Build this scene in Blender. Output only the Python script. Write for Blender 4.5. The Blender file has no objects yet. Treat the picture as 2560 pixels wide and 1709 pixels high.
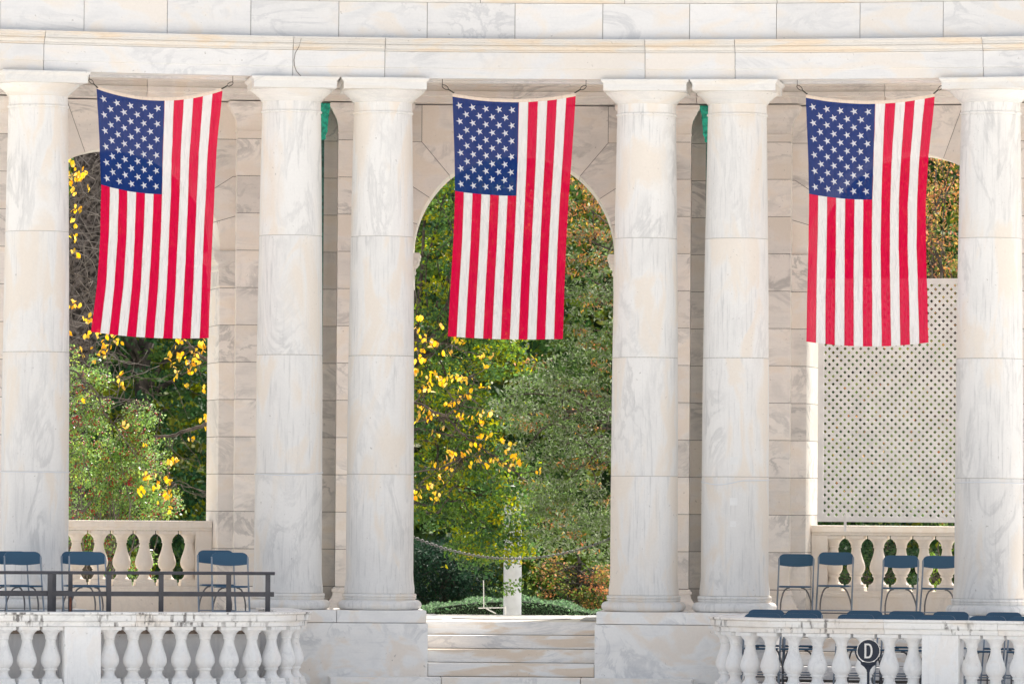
import bpy, math, random
import numpy as np
from mathutils import Vector, Matrix
random.seed(7); RNG = np.random.default_rng(11)
PI = math.pi
SC = bpy.context.scene

# ------------------------------------------------------------------ camera
F = 14000.0                      # focal length in pixels of the 2560 px wide photograph
CAMZ = 1.63                      # eye height above the platform floor
PITCH = math.atan(380.5 / F); ROLL = 0.0070
CM = Matrix.Translation((0, 0, CAMZ)) @ Matrix.Rotation(PI/2 + PITCH, 4, 'X') @ Matrix.Rotation(ROLL, 4, 'Z')
cd = bpy.data.cameras.new('camera'); cam = bpy.data.objects.new('camera', cd); SC.collection.objects.link(cam)
cam.matrix_world = CM
cd.sensor_width = 36; cd.lens = F * 36 / 2560; cd.clip_start = 1; cd.clip_end = 2000; cd.dof.use_dof = True; cd.dof.focus_distance = 70.8; cd.dof.aperture_fstop = 4.5
SC.camera = cam
# ------------------------------------------------------------------ sky, sun, exposure
SUN_EL, SUN_AZ = math.radians(54), math.radians(22)     # azimuth measured from +Y (behind the colonnade) to +X
w = bpy.data.worlds.new("World"); SC.world = w; w.use_nodes = True
nt = w.node_tree; nt.nodes.clear()
sky = nt.nodes.new('ShaderNodeTexSky'); sky.sky_type = 'NISHITA'; sky.sun_disc = False
sky.sun_elevation = SUN_EL; sky.sun_rotation = SUN_AZ; sky.air_density = 1.0; sky.dust_density = 2.5; sky.ozone_density = 1.0
hs = nt.nodes.new('ShaderNodeHueSaturation'); hs.inputs['Saturation'].default_value = 0.32
bg = nt.nodes.new('ShaderNodeBackground'); bg.inputs['Strength'].default_value = 0.15
ow = nt.nodes.new('ShaderNodeOutputWorld')
nt.links.new(sky.outputs[0], hs.inputs['Color']); nt.links.new(hs.outputs[0], bg.inputs[0]); nt.links.new(bg.outputs[0], ow.inputs[0])
sl = bpy.data.lights.new('sun', 'SUN'); sl.energy = 5.0; sl.angle = math.radians(0.5); sl.color = (1.0, 0.93, 0.84)
so = bpy.data.objects.new('sun', sl); SC.collection.objects.link(so)
sd = Vector((math.sin(SUN_AZ)*math.cos(SUN_EL), math.cos(SUN_AZ)*math.cos(SUN_EL), math.sin(SUN_EL)))
so.rotation_euler = sd.to_track_quat('Z', 'Y').to_euler()
SC.view_settings.view_transform = 'Standard'; SC.view_settings.look = 'None'; SC.view_settings.gamma = 1.0
SC.view_settings.exposure = 0.60
SC.cycles.use_denoising = True
SC.cycles.max_bounces = 8; SC.cycles.diffuse_bounces = 5; SC.cycles.transmission_bounces = 6; SC.cycles.transparent_max_bounces = 12
SC.cycles.sample_clamp_indirect = 6.0

# ------------------------------------------------------------------ plan: a concave arc of columns
D = 71.4; RHO = 22.0; CY = D - RHO
def P(dr, phi, z=0.0):
    r = RHO + dr
    return Vector((r*math.sin(phi), CY + r*math.cos(phi), z))
def ray(px, py):
    d = CM.to_3x3() @ Vector(((px - 1280)/F, (854.5 - py)/F, -1.0))
    return d
def at_depth(px, py, y):
    d = ray(px, py); t = y/d.y
    return Vector((d.x*t, y, CAMZ + d.z*t))
def on_arc(px, py, dr):
    """phi, z of the point of the arc RHO+dr seen at a photo pixel"""
    d = ray(px, py); r = RHO + dr
    a = d.x*d.x + d.y*d.y; b = -2*d.y*CY; c = CY*CY - r*r
    t = (-b + math.sqrt(b*b - 4*a*c))/(2*a)
    x, y = d.x*t, d.y*t
    return math.atan2(x, y - CY), CAMZ + d.z*t
class Fr:
    """local frame: u tangential, v outward distance from the column line, z up"""
    def __init__(s, phi): s.phi = phi; s.U = Vector((math.cos(phi), -math.sin(phi), 0)); s.V = Vector((math.sin(phi), math.cos(phi), 0))
    def __call__(s, u, v, z): return Vector((0, CY, 0)) + s.V*(RHO + v) + s.U*u + Vector((0, 0, z))

# ------------------------------------------------------------------ mesh helpers
class MB:
    def __init__(s): s.v = []; s.f = []; s.m = []; s.b = []; s.sm = []; s.blk = (0, 0, 0)
    def nb(s, k=None):
        s.blk = (random.random(), random.random(), random.random()) if k is None else k; return s
    def face(s, idx, mat=0, smooth=False): s.f.append(tuple(idx)); s.m.append(mat); s.b.append(s.blk); s.sm.append(smooth)
    def hexa(s, c, mat=0):
        """c: 8 points, bottom ring 0-3, top ring 4-7"""
        n = len(s.v); s.v += [tuple(p) for p in c]
        for q in ((0,3,2,1), (4,5,6,7), (0,1,5,4), (1,2,6,5), (2,3,7,6), (3,0,4,7)): s.face([n+i for i in q], mat)
    def box(s, fr, u0, u1, v0, v1, z0, z1, mat=0):
        s.hexa([fr(u0,v0,z0), fr(u1,v0,z0), fr(u1,v1,z0), fr(u0,v1,z0), fr(u0,v0,z1), fr(u1,v0,z1), fr(u1,v1,z1), fr(u0,v1,z1)], mat)
    def loft(s, rings, mat=0, smooth=False, caps=True, closed=True):
        n = len(s.v); k = len(rings[0])
        for r in rings: s.v += [tuple(p) for p in r]
        for i in range(len(rings)-1):
            for j in range(k if closed else k-1):
                j2 = (j+1) % k
                s.face([n+i*k+j, n+i*k+j2, n+(i+1)*k+j2, n+(i+1)*k+j], mat, smooth)
        if caps:
            s.face([n+j for j in range(k)][::-1], mat); s.face([n+(len(rings)-1)*k+j for j in range(k)], mat)
    def lathe(s, prof, o, seg=48, mat=0, caps=True):
        s.loft([[(o[0]+r*math.cos(2*PI*j/seg), o[1]+r*math.sin(2*PI*j/seg), o[2]+z) for j in range(seg)] for r, z in prof], mat, True, caps)
    def polar(s, prof, p0, p1, n, mat=0):
        """closed profile of (dr, z) swept along the arc"""
        s.loft([[P(dr, p0+(p1-p0)*i/n, z) for dr, z in prof] for i in range(n+1)], mat, False)
    def tube(s, pts, rad, seg=8, mat=0, up=Vector((0, 0, 1))):
        pts = [Vector(p) for p in pts]; rings = []
        rad = rad if hasattr(rad, '__len__') else [rad]*len(pts)
        for i, p in enumerate(pts):
            t = (pts[min(i+1, len(pts)-1)] - pts[max(i-1, 0)]); t = t.normalized() if t.length > 1e-9 else Vector((0, 0, 1))
            a = up if abs(t.dot(up)) < 0.9 else Vector((1, 0, 0))
            e1 = t.cross(a).normalized(); e2 = t.cross(e1)
            rings.append([p + (e1*math.cos(2*PI*j/seg) + e2*math.sin(2*PI*j/seg))*rad[i] for j in range(seg)])
        s.loft(rings, mat, True)
    def path(s, pts, prof, mat=0, caps=True):
        """closed profile of (offset to the left, z) swept along a plan polyline"""
        n = len(pts); rings = []
        for i in range(n):
            a = pts[max(i-1, 0)]; b = pts[min(i+1, n-1)]
            t = Vector((b[0]-a[0], b[1]-a[1])).normalized(); nn = Vector((-t.y, t.x))
            rings.append([(pts[i][0]+nn.x*o, pts[i][1]+nn.y*o, z) for o, z in prof])
        s.loft(rings, mat, False, caps)
    def obj(s, name, mat, parent=None, bevel=0.0, sharp=35, kind=None):
        me = bpy.data.meshes.new(name)
        off = Vector((0, 0, 0)); q_ = parent
        while q_: off += q_.location; q_ = q_.parent
        me.from_pydata([(x-off.x, y-off.y, z-off.z) for x, y, z in s.v], [], s.f)
        me.validate(clean_customdata=False)
        mats = mat if isinstance(mat, (list, tuple)) else [mat]
        for m_ in mats: me.materials.append(m_)
        if len(me.polygons) == len(s.f):
            me.polygons.foreach_set('material_index', s.m)
            me.polygons.foreach_set('use_smooth', s.sm)
            at = me.attributes.new('blk', 'FLOAT_VECTOR', 'FACE'); at.data.foreach_set('vector', np.array(s.b, dtype=np.float32).ravel())
        me.update()
        if any(s.sm): me.set_sharp_from_angle(angle=math.radians(sharp))
        o = bpy.data.objects.new(name, me); SC.collection.objects.link(o)
        if parent: o.parent = parent
        if bevel:
            b = o.modifiers.new('bevel', 'BEVEL'); b.width = bevel; b.segments = 2; b.limit_method = 'ANGLE'; b.angle_limit = math.radians(40)
        if kind: o['kind'] = kind
        return o
LOCS = {}
def thing(name, loc, label, cat, group=None, rz=0.0):
    o = bpy.data.objects.new(name, None); SC.collection.objects.link(o); o.empty_display_size = 0.2
    o.location = loc; o.rotation_euler = (0, 0, rz); o['label'] = label; o['category'] = cat
    if group: o['group'] = group
    o.matrix_world = Matrix.Translation(loc) @ Matrix.Rotation(rz, 4, 'Z')
    return o
def tag(o, label, cat, group=None):
    o['label'] = label; o['category'] = cat
    if group: o['group'] = group
    return o
def kids(o): return [c for c in bpy.data.objects if c.parent == o]
def copy_tree(o, parent=None):
    c = o.copy(); SC.collection.objects.link(c)
    if parent: c.parent = parent
    for ch in kids(o): copy_tree(ch, c)
    return c

# ------------------------------------------------------------------ materials
def newmat(name):
    m = bpy.data.materials.new(name); m.use_nodes = True; t = m.node_tree
    b = t.nodes['Principled BSDF']; return m, t, b
def N(t, typ, **kw):
    n = t.nodes.new(typ)
    for k, v in kw.items():
        if k in n.inputs: n.inputs[k].default_value = v
        else: setattr(n, k, v)
    return n
def ramp(t, src, a, b, ca=(0,0,0,1), cb=(1,1,1,1)):
    r = t.nodes.new('ShaderNodeMapRange'); r.inputs[1].default_value = a; r.inputs[2].default_value = b; r.interpolation_type = 'SMOOTHSTEP'
    t.links.new(src, r.inputs[0]); return r.outputs[0]
def mul(t, a, b, op='MULTIPLY'):
    n = t.nodes.new('ShaderNodeMath'); n.operation = op
    for i, x in enumerate((a, b)):
        if isinstance(x, (int, float)): n.inputs[i].default_value = x
        else: t.links.new(x, n.inputs[i])
    return n.outputs[0]
def mixc(t, fac, a, b, mode='MIX'):
    n = t.nodes.new('ShaderNodeMix'); n.data_type = 'RGBA'; n.blend_type = mode
    for s, x in ((0, fac), (6, a), (7, b)):
        if hasattr(x, 'links'): t.links.new(x, n.inputs[s])
        elif isinstance(x, (int, float)): n.inputs[s].default_value = x
        else: n.inputs[s].default_value = (*x, 1)
    return n.outputs[2]
def marble(name, base=(.80, .79, .77), grey=(.50, .52, .56), warm=(.72, .56, .40), vein=.6, stain=.5, stretch=(1, 1, .35), sc=1.0, var=.08, drips=0.0, grime=0.0, rough=.5, streak=.05):
    m, t, b = newmat(name); L = t.links.new
    geo = N(t, 'ShaderNodeNewGeometry'); at = N(t, 'ShaderNodeAttribute', attribute_name='blk')
    oi = N(t, 'ShaderNodeObjectInfo')
    s1 = N(t, 'ShaderNodeVectorMath', operation='SCALE'); s1.inputs['Scale'].default_value = 23.0; L(at.outputs['Vector'], s1.inputs[0])
    ad = N(t, 'ShaderNodeVectorMath', operation='ADD'); L(geo.outputs['Position'], ad.inputs[0]); L(s1.outputs[0], ad.inputs[1])
    mp = N(t, 'ShaderNodeMapping'); mp.inputs['Scale'].default_value = stretch; mp.inputs['Rotation'].default_value = (0.25, 0.35, 0.2); L(ad.outputs[0], mp.inputs[0])
    V = mp.outputs[0]
    n1 = N(t, 'ShaderNodeTexNoise', Scale=0.9*sc, Detail=5.0, Distortion=1.2); L(V, n1.inputs['Vector'])
    n2 = N(t, 'ShaderNodeTexNoise', Scale=1.7*sc, Detail=9.0, Roughness=.62, Distortion=1.6); L(V, n2.inputs['Vector'])
    n3 = N(t, 'ShaderNodeTexNoise', Scale=2.6*sc, Detail=6.0, Distortion=.8); L(V, n3.inputs['Vector'])
    n4 = N(t, 'ShaderNodeTexNoise', Scale=34.0, Detail=5.0); L(geo.outputs['Position'], n4.inputs['Vector'])
    ab = mul(t, mul(t, n2.outputs[0], .5, 'SUBTRACT'), 0, 'ABSOLUTE')
    vn = mul(t, mul(t, ramp(t, ab, .060, .0), ramp(t, n1.outputs[0], .45, .66)), vein*.75)
    cl = mul(t, ramp(t, n3.outputs[0], .44, .78), vein*.42)
    st = mul(t, mul(t, ramp(t, n1.outputs[0], .56, .47), ramp(t, n3.outputs[0], .56, .42)), stain)
    c = mixc(t, cl, base, grey); c = mixc(t, st, c, warm); c = mixc(t, vn, c, tuple(x*.85 for x in grey))
    sp = N(t, 'ShaderNodeSeparateXYZ'); L(at.outputs['Vector'], sp.inputs[0])
    br = mul(t, mul(t, sp.outputs[0], var*2), 1-var, 'ADD')
    br = mul(t, br, mul(t, mul(t, n4.outputs[0], .10), .95, 'ADD'))
    hsv = N(t, 'ShaderNodeHueSaturation'); L(c, hsv.inputs['Color']); L(br, hsv.inputs['Value'])
    c = hsv.outputs[0]
    if drips:
        mp2 = N(t, 'ShaderNodeMapping'); mp2.inputs['Scale'].default_value = (17, 17, 3.5); L(geo.outputs['Position'], mp2.inputs[0])
        d1 = N(t, 'ShaderNodeTexNoise', Scale=1.0, Detail=5.0); L(mp2.outputs[0], d1.inputs['Vector'])
        d2 = N(t, 'ShaderNodeTexNoise', Scale=1.6, Detail=3.0); L(geo.outputs['Position'], d2.inputs['Vector'])
        d3 = N(t, 'ShaderNodeTexNoise', Scale=40.0, Detail=2.0); L(geo.outputs['Position'], d3.inputs['Vector'])
        dm = mul(t, mul(t, mul(t, ramp(t, d1.outputs[0], .50, .66), ramp(t, d2.outputs[0], .44, .58)), ramp(t, d3.outputs[0], .2, .45)), drips)
        c = mixc(t, dm, c, (.10, .09, .085))
    if grime:
        g1 = N(t, 'ShaderNodeTexNoise', Scale=7.0, Detail=8.0, Roughness=.7); L(geo.outputs['Position'], g1.inputs['Vector'])
        c = mixc(t, mul(t, ramp(t, g1.outputs[0], .52, .72), grime), c, (.22, .19, .16))
    mp3 = N(t, 'ShaderNodeMapping'); mp3.inputs['Scale'].default_value = (30, 30, 1.6) if stretch[2] < .9 else (2.5, 2.5, 26); L(ad.outputs[0], mp3.inputs[0])
    sk = N(t, 'ShaderNodeTexNoise', Scale=1.0, Detail=6.0, Roughness=.65); L(mp3.outputs[0], sk.inputs['Vector'])
    c = mixc(t, mul(t, mul(t, ramp(t, sk.outputs[0], .50, .72), ramp(t, n3.outputs[0], .40, .60)), streak*4), c, tuple(x*.9 for x in grey))
    pt = N(t, 'ShaderNodeTexNoise', Scale=26.0, Detail=3.0, Distortion=.5); L(ad.outputs[0], pt.inputs['Vector'])
    c = mixc(t, mul(t, mul(t, ramp(t, pt.outputs[0], .665, .74), ramp(t, n2.outputs[0], .48, .60)), .55), c, (.30, .28, .26))
    L(c, b.inputs['Base Color']); b.inputs['Roughness'].default_value = rough
    bp = N(t, 'ShaderNodeBump', Strength=.12, Distance=.01); L(n4.outputs[0], bp.inputs['Height']); L(bp.outputs[0], b.inputs['Normal'])
    return m
def plain(name, col, rough=.5, metal=0.0, var=0.0, sc=8.0, spec=.5):
    m, t, b = newmat(name); L = t.links.new
    if var:
        g = N(t, 'ShaderNodeNewGeometry'); n = N(t, 'ShaderNodeTexNoise', Scale=sc, Detail=6.0); L(g.outputs['Position'], n.inputs['Vector'])
        c = mixc(t, ramp(t, n.outputs[0], .35, .65), tuple(x*(1-var) for x in col), tuple(min(1, x*(1+var)) for x in col)); L(c, b.inputs['Base Color'])
    else: b.inputs['Base Color'].default_value = (*col, 1)
    b.inputs['Roughness'].default_value = rough; b.inputs['Metallic'].default_value = metal; b.inputs['Specular IOR Level'].default_value = spec
    return m
def leafmat(name, rough=.5, trans=.5, spec=.22):
    m, t, b = newmat(name); L = t.links.new
    at = N(t, 'ShaderNodeAttribute', attribute_name='col'); L(at.outputs['Color'], b.inputs['Base Color'])
    b.inputs['Roughness'].default_value = rough; b.inputs['Specular IOR Level'].default_value = spec
    tr = N(t, 'ShaderNodeBsdfTranslucent'); g = N(t, 'ShaderNodeHueSaturation', Value=1.85, Saturation=1.05); L(at.outputs['Color'], g.inputs['Color']); L(g.outputs[0], tr.inputs[0])
    mx = N(t, 'ShaderNodeMixShader'); mx.inputs[0].default_value = trans
    L(b.outputs[0], mx.inputs[1]); L(tr.outputs[0], mx.inputs[2]); L(mx.outputs[0], t.nodes['Material Output'].inputs[0]); return m
def clothmat(name, col, transp=.10, transl=.30):
    m, t, b = newmat(name); L = t.links.new
    b.inputs['Base Color'].default_value = (*col, 1); b.inputs['Roughness'].default_value = .75; b.inputs['Specular IOR Level'].default_value = .08
    g = N(t, 'ShaderNodeNewGeometry'); mp = N(t, 'ShaderNodeMapping'); mp.inputs['Rotation'].default_value = (0, .55, 0); mp.inputs['Scale'].default_value = (22, 4, 3.0); L(g.outputs['Position'], mp.inputs[0])
    n = N(t, 'ShaderNodeTexNoise', Scale=1.0, Detail=3.0, Distortion=.6); L(mp.outputs[0], n.inputs['Vector'])
    bp = N(t, 'ShaderNodeBump', Strength=.9, Distance=.045); L(n.outputs[0], bp.inputs['Height']); L(bp.outputs[0], b.inputs['Normal'])
    tl = N(t, 'ShaderNodeBsdfTranslucent'); tl.inputs[0].default_value = (*[min(1, x*1.1) for x in col], 1); L(bp.outputs[0], tl.inputs['Normal'])
    tp = N(t, 'ShaderNodeBsdfTransparent'); m1 = N(t, 'ShaderNodeMixShader'); m1.inputs[0].default_value = transl
    m2 = N(t, 'ShaderNodeMixShader'); m2.inputs[0].default_value = transp
    L(b.outputs[0], m1.inputs[1]); L(tl.outputs[0], m1.inputs[2]); L(m1.outputs[0], m2.inputs[1]); L(tp.outputs[0], m2.inputs[2]); L(m2.outputs[0], t.nodes['Material Output'].inputs[0])
    return m
M_COL = marble('column_marble', base=(.81, .80, .785), grey=(.46, .465, .475), warm=(.78, .67, .545), stain=.52, vein=.52, var=.035, streak=.12)
M_ABA = marble('capital_marble', base=(.765, .755, .735), warm=(.72, .63, .52), stretch=(.6, .6, 1.4), stain=.4, vein=.30, var=.03)
M_ENT = marble('entablature_marble', base=(.755, .755, .76), warm=(.78, .66, .52), stretch=(.5, .5, 1.0), stain=.35, vein=.55, var=.04)
M_MOULD = marble('moulding_marble', base=(.72, .70, .67), warm=(.76, .62, .46), stretch=(.35, .35, 2.5), stain=.6, vein=.3, var=.05, grime=.12)
M_WALL = marble('arcade_marble', base=(.85, .81, .765), grey=(.52, .51, .50), warm=(.76, .66, .54), stretch=(.6, .6, 1.0), stain=.40, vein=.95, var=.10)  # cream stone; part of the tan is warm bounced light put into the base
M_PED = marble('pedestal_marble', base=(.92, .91, .89), warm=(.80, .62, .44), stretch=(.7, .7, .9), stain=.36, vein=.55, var=.03, sc=1.2)
M_STEP = marble('step_marble', base=(.90, .88, .85), warm=(.72, .55, .38), stretch=(.35, .35, 1.8), stain=.65, vein=.65, var=.06, sc=1.2)
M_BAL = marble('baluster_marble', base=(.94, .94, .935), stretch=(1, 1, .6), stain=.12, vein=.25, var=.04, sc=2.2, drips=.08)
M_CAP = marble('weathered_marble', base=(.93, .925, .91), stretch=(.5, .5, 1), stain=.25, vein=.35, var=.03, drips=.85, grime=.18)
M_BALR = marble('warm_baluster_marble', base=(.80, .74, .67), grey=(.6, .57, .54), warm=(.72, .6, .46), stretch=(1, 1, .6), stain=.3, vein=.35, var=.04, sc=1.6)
M_FLOOR = marble('floor_marble', base=(.74, .71, .66), stain=.3, vein=.4, var=.05)
M_GREY = plain('grey_inlay_stone', (.36, .36, .37), .5, var=.12)
M_SHADEWALL = marble('stage_wall_marble', base=(.88, .88, .88), stain=.1, vein=.7, var=.03, sc=.8)
M_BROWN = plain('stained_stone_ledge', (.24, .18, .14), .8, var=.4, sc=14)
M_JLIGHT = plain('grey_joint', (.42, .40, .38), .9)
M_JOINT = plain('dark_joint', (.20, .18, .16), .9)
M_CONC = plain('grey_concrete', (.32, .31, .32), .85, var=.15, sc=3)
M_PAVE = plain('pale_paving', (.76, .73, .68), .8, var=.1, sc=.5)
M_LAWN = plain('lawn_grass', (.06, .10, .03), .9, var=.4, sc=2)
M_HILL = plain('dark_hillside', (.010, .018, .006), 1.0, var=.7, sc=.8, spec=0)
M_COPPER = plain('green_copper', (.015, .40, .28), .6, var=.35, sc=22)
M_COPPERD = plain('dark_green_copper', (.035, .12, .10), .6, var=.4, sc=22)
M_BLUE = plain('blue_plastic', (.022, .088, .165), .34)
M_TUBE = plain('grey_blue_metal', (.27, .32, .38), .35, .35)
M_TUBED = plain('dark_grey_metal_leg', (.17, .17, .18), .4, .3)
M_RAIL = plain('dark_grey_painted_steel', (.060, .060, .072), .45, var=.15, sc=6)
M_NAVY = plain('navy_enamel', (.014, .021, .038), .5, spec=.3)
M_WHITE = plain('white_paint', (.78, .77, .75), .5)
M_LETTER = plain('silver_letter', (.62, .62, .62), .5)
M_LATT = plain('lattice_paint', (.82, .81, .79), .6, var=.05, sc=5)
M_CABLE = plain('white_cable', (.72, .74, .78), .5)
M_CHAIN = plain('galvanised_chain', (.20, .20, .20), .40, .5)
M_HOOK = plain('black_hook', (.02, .025, .02), .5, .4)
M_BRASS = plain('brass_grommet', (.35, .24, .08), .4, .6)
M_POST = plain('pale_grey_post', (.52, .54, .57), .6, var=.1, sc=5)
M_RED = clothmat('red_cloth', (.80, .001, .068), .06, .34)
M_WCL = clothmat('white_cloth', (.95, .95, .97), .03, .34)
M_BCL = clothmat('navy_cloth', (.012, .042, .215), .06, .34)
M_HEAD = clothmat('cream_header_cloth', (.84, .72, .62), .0, .15)
M_SEAM = plain('seam_thread', (.55, .18, .20), .8)
M_STAR = clothmat('star_white_cloth', (.84, .85, .90), .02, .25)
M_BARK = plain('dark_bark', (.075, .062, .052), .95, var=.5, sc=9)
M_BARKG = plain('grey_ridged_bark', (.075, .065, .06), 1.0, var=.7, sc=16, spec=.1)
M_TWIG = plain('twig_bark', (.15, .13, .115), .9, var=.3, sc=10)
M_BERRY = plain('red_berry', (.42, .02, .02), .3)
M_LEAF = leafmat('green_leaf'); M_GLOSS = leafmat('glossy_leaf', rough=.42, trans=.5, spec=.3); M_HOLLY = leafmat('shiny_leaf', rough=.32, trans=.45, spec=.6); M_YLEAF = leafmat('yellow_leaf', rough=.5, trans=.5, spec=.3)
M_DARKLEAF = leafmat('conifer_foliage', rough=.6, trans=.2, spec=.2)

# ------------------------------------------------------------------ ground
def sheet(name, mat, pts, kind='structure'):
    mb = MB(); mb.v = [tuple(p) for p in pts]; mb.face(range(len(pts))); o = mb.obj(name, mat); o['kind'] = kind; return o
sheet('ground', M_PAVE, [(-400, -60, -.96), (400, -60, -.96), (400, 900, -.96), (-400, 900, -.96)])
mb = MB(); nx, ny = 60, 40
for j in range(ny+1):
    for i in range(nx+1):
        y = 77.5 + (j/ny)**1.6*150; x = -90 + 180*i/nx
        h = -.42 + max(0, y-96)*.02 + 14*max(0, min(1, (y-102)/28))**1.3 + .6*math.sin(x*.21+y*.1)*min(1, max(0, (y-98)/10))
        mb.v.append((x, y, h))
for j in range(ny):
    for i in range(nx):
        a = j*(nx+1)+i; yy = 77.5 + (j/ny)**1.6*150
        mb.face((a, a+1, a+nx+2, a+nx+1), 1 if yy > 97 else (2 if yy < 83 else 0), True)  # nearest strip pale: unseen, added to bounce light onto the arch undersides
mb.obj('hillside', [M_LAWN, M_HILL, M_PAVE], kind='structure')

# ------------------------------------------------------------------ the columns
COLPX = [(90, 881), (724, 881), (953, 881), (1613, 881), (1840, 881), (2474, 881)]
CPHI = [on_arc(px, py, 0)[0] for px, py in COLPX]
print('column phi', [round(p, 4) for p in CPHI])
COL_LABEL = ['leftmost marble column, cut by the left edge, beside the left flag', 'marble column right of the left flag, behind the end of the dark railing',
             'marble column left of the middle flag, beside the top of the centre steps', 'marble column right of the middle flag, beside the top of the centre steps',
             'marble column with small square patches and a sagging cable, left of the right flag', 'rightmost marble column, cut by the right edge, in front of the lattice screen']
def lerp_prof(keys, z):
    for (z0, r0), (z1, r1) in zip(keys, keys[1:]):
        if z <= z1: k = (z-z0)/(z1-z0); return r0+(r1-r0)*k
    return keys[-1][1]
ENT = [(.40, .430), (1.5, .4285), (3.0, .4215), (4.2, .409), (5.4, .393), (6.5, .374)]
def build_column():
    root = thing('marble_column', (0, 0, 0), 'x', 'column', 'marble columns of the colonnade')
    mb = MB()
    zs = [(.43, 1.867), (1.877, 3.370), (3.380, 4.885), (4.895, 6.44)]
    for k, (a, b) in enumerate(zs):
        mb.nb()
        pr = []
        if k == 0: pr = [(.440, .362), (.447, .368), (.447, .43), (.441, .47), (.434, .53)]; a = .6
        n = 6
        pr += [(lerp_prof(ENT, a)-.003, a-.002)] if k else []
        pr += [(lerp_prof(ENT, a+(b-a)*i/n), a+.003+(b-a-.006)*i/n) for i in range(n+1)]
        pr += [(lerp_prof(ENT, b)-.003, b+.002)]
        if k == 3: pr = pr[:-1] + [(.375, 6.44), (.370, 6.448), (.378, 6.452), (.388, 6.458), (.388, 6.475), (.378, 6.482), (.374, 6.488), (.372, 6.60)]
        mb.lathe(pr, (0, 0, 0), 64)
    mb.nb((.5, .5, .5))
    mb.lathe([(.4225, 1.0), (.4225, 1.9), (.4155, 3.3), (.4150, 3.45), (.397, 4.83), (.395, 4.95)], (0, 0, 0), 48, 1)
    mb.obj('shaft', [M_COL, M_JLIGHT], root, sharp=28)
    mb = MB().nb()
    mb.lathe([(.374, 6.598), (.390, 6.603), (.390, 6.615), (.400, 6.618), (.400, 6.63), (.412, 6.633), (.414, 6.645), (.445, 6.672), (.480, 6.704), (.510, 6.728), (.522, 6.742), (.516, 6.752)], (0, 0, 0), 64)
    cap = mb.obj('capital', M_ABA, root, sharp=28)
    f0 = lambda h, z: [(-h, -h, z), (h, -h, z), (h, h, z), (-h, h, z)]
    mb = MB().nb(); mb.loft([f0(.527, 6.750), f0(.527, 6.838), f0(.532, 6.842), f0(.536, 6.848), f0(.552, 6.866), f0(.556, 6.872), f0(.556, 6.892)])
    mb.obj('abacus', M_ABA, cap, bevel=.003)
    mb = MB().nb()
    tor = [(.478+.060*math.cos(a), .218+.061*math.sin(a)) for a in [(-PI/2)+PI*i/12 for i in range(13)]]
    r1 = [(.462+.011*math.cos(a), .340+.019*math.sin(a)) for a in [(-PI/2)+PI*i/6 for i in range(7)]]
    mb.lathe([(.44, .158)] + tor + [(.462, .283), (.458, .290), (.458, .296), (.470, .298), (.472, .308), (.470, .316), (.458, .319)] + r1 + [(.445, .361), (.43, .363)], (0, 0, 0), 72)
    base = mb.obj('base', M_COL, root, sharp=28)
    mb = MB().nb(); mb.loft([f0(.567, .002), f0(.567, .156)]); mb.obj('plinth', M_PED, base, bevel=.008)
    return root
proto = build_column()
COLS = []
for i, ph in enumerate(CPHI):
    o = proto if i == 0 else copy_tree(proto)
    o.location = P(0, ph, 0); o.rotation_euler = (0, 0, -ph); o['label'] = COL_LABEL[i]; COLS.append(o)
# distinct random marble per column through its own mesh data (block offsets)
for i, o in enumerate(COLS[1:]):
    for c in [c for k in kids(o) for c in [k]+kids(k)]:
        c.data = c.data.copy(); a = c.data.attributes.get('blk'); n = len(a.data); buf = np.zeros(n*3, dtype=np.float32)
        a.data.foreach_get('vector', buf); buf = (buf.reshape(-1, 3) + np.array([0.173*(i+1), .31*(i+1), .57*(i+1)]))
        buf = (buf % 1.0).astype(np.float32)
        a.data.foreach_set('vector', buf.ravel())

# ------------------------------------------------------------------ entablature
ent = thing('entablature', P(0, 0, 6.89), 'long white marble entablature of stacked blocks resting on the six columns', 'entablature')
def phis(pxs, y, dr): return [on_arc(p, y, dr)[0] for p in pxs]
jA = [-.42] + phis([109, 732, 962, 1612.6, 1837.7, 2458], 170, -.46) + [.42]
jF = [-.42] + phis([0, 210, 418, 627, 847, 1068, 1287.5, 1507, 1724, 1941, 2150, 2358], 60, -.46) + [.345, .42]
def blocks(joints, prof, seg_m=.35, gap=.0035):
    mb = MB()
    for a, b in zip(joints, joints[1:]):
        mb.nb(); n = max(2, int((b-a)*RHO/seg_m)); g = gap/RHO
        mb.polar(prof, a+g, b-g, n)
    return mb
arch_prof = [(-.45, 6.895), (-.30, 6.895), (-.30, 6.918), (.30, 6.918), (.30, 6.895), (.45, 6.895), (.45, 7.226), (-.470, 7.226), (-.470, 7.026), (-.462, 7.020), (-.45, 7.018)]
blocks(jA, arch_prof).obj('architrave', M_ENT, ent)
mp_ = [(.45, 7.229), (-.468, 7.229), (-.486, 7.231), (-.486, 7.248), (-.478, 7.250), (-.478, 7.257), (-.496, 7.259), (-.500, 7.275), (-.515, 7.290), (-.533, 7.298), (-.533, 7.304), (-.520, 7.306), (-.520, 7.314), (-.548, 7.316), (-.548, 7.336), (-.540, 7.339), (-.548, 7.352), (-.570, 7.368), (-.585, 7.372), (-.585, 7.392), (.45, 7.394)]
mould = blocks(jA, mp_).obj('moulding', M_MOULD, ent)
blocks(jF, [(-.462, 7.397), (.45, 7.397), (.45, 7.852), (-.462, 7.852)]).obj('frieze', M_ENT, ent)
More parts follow.
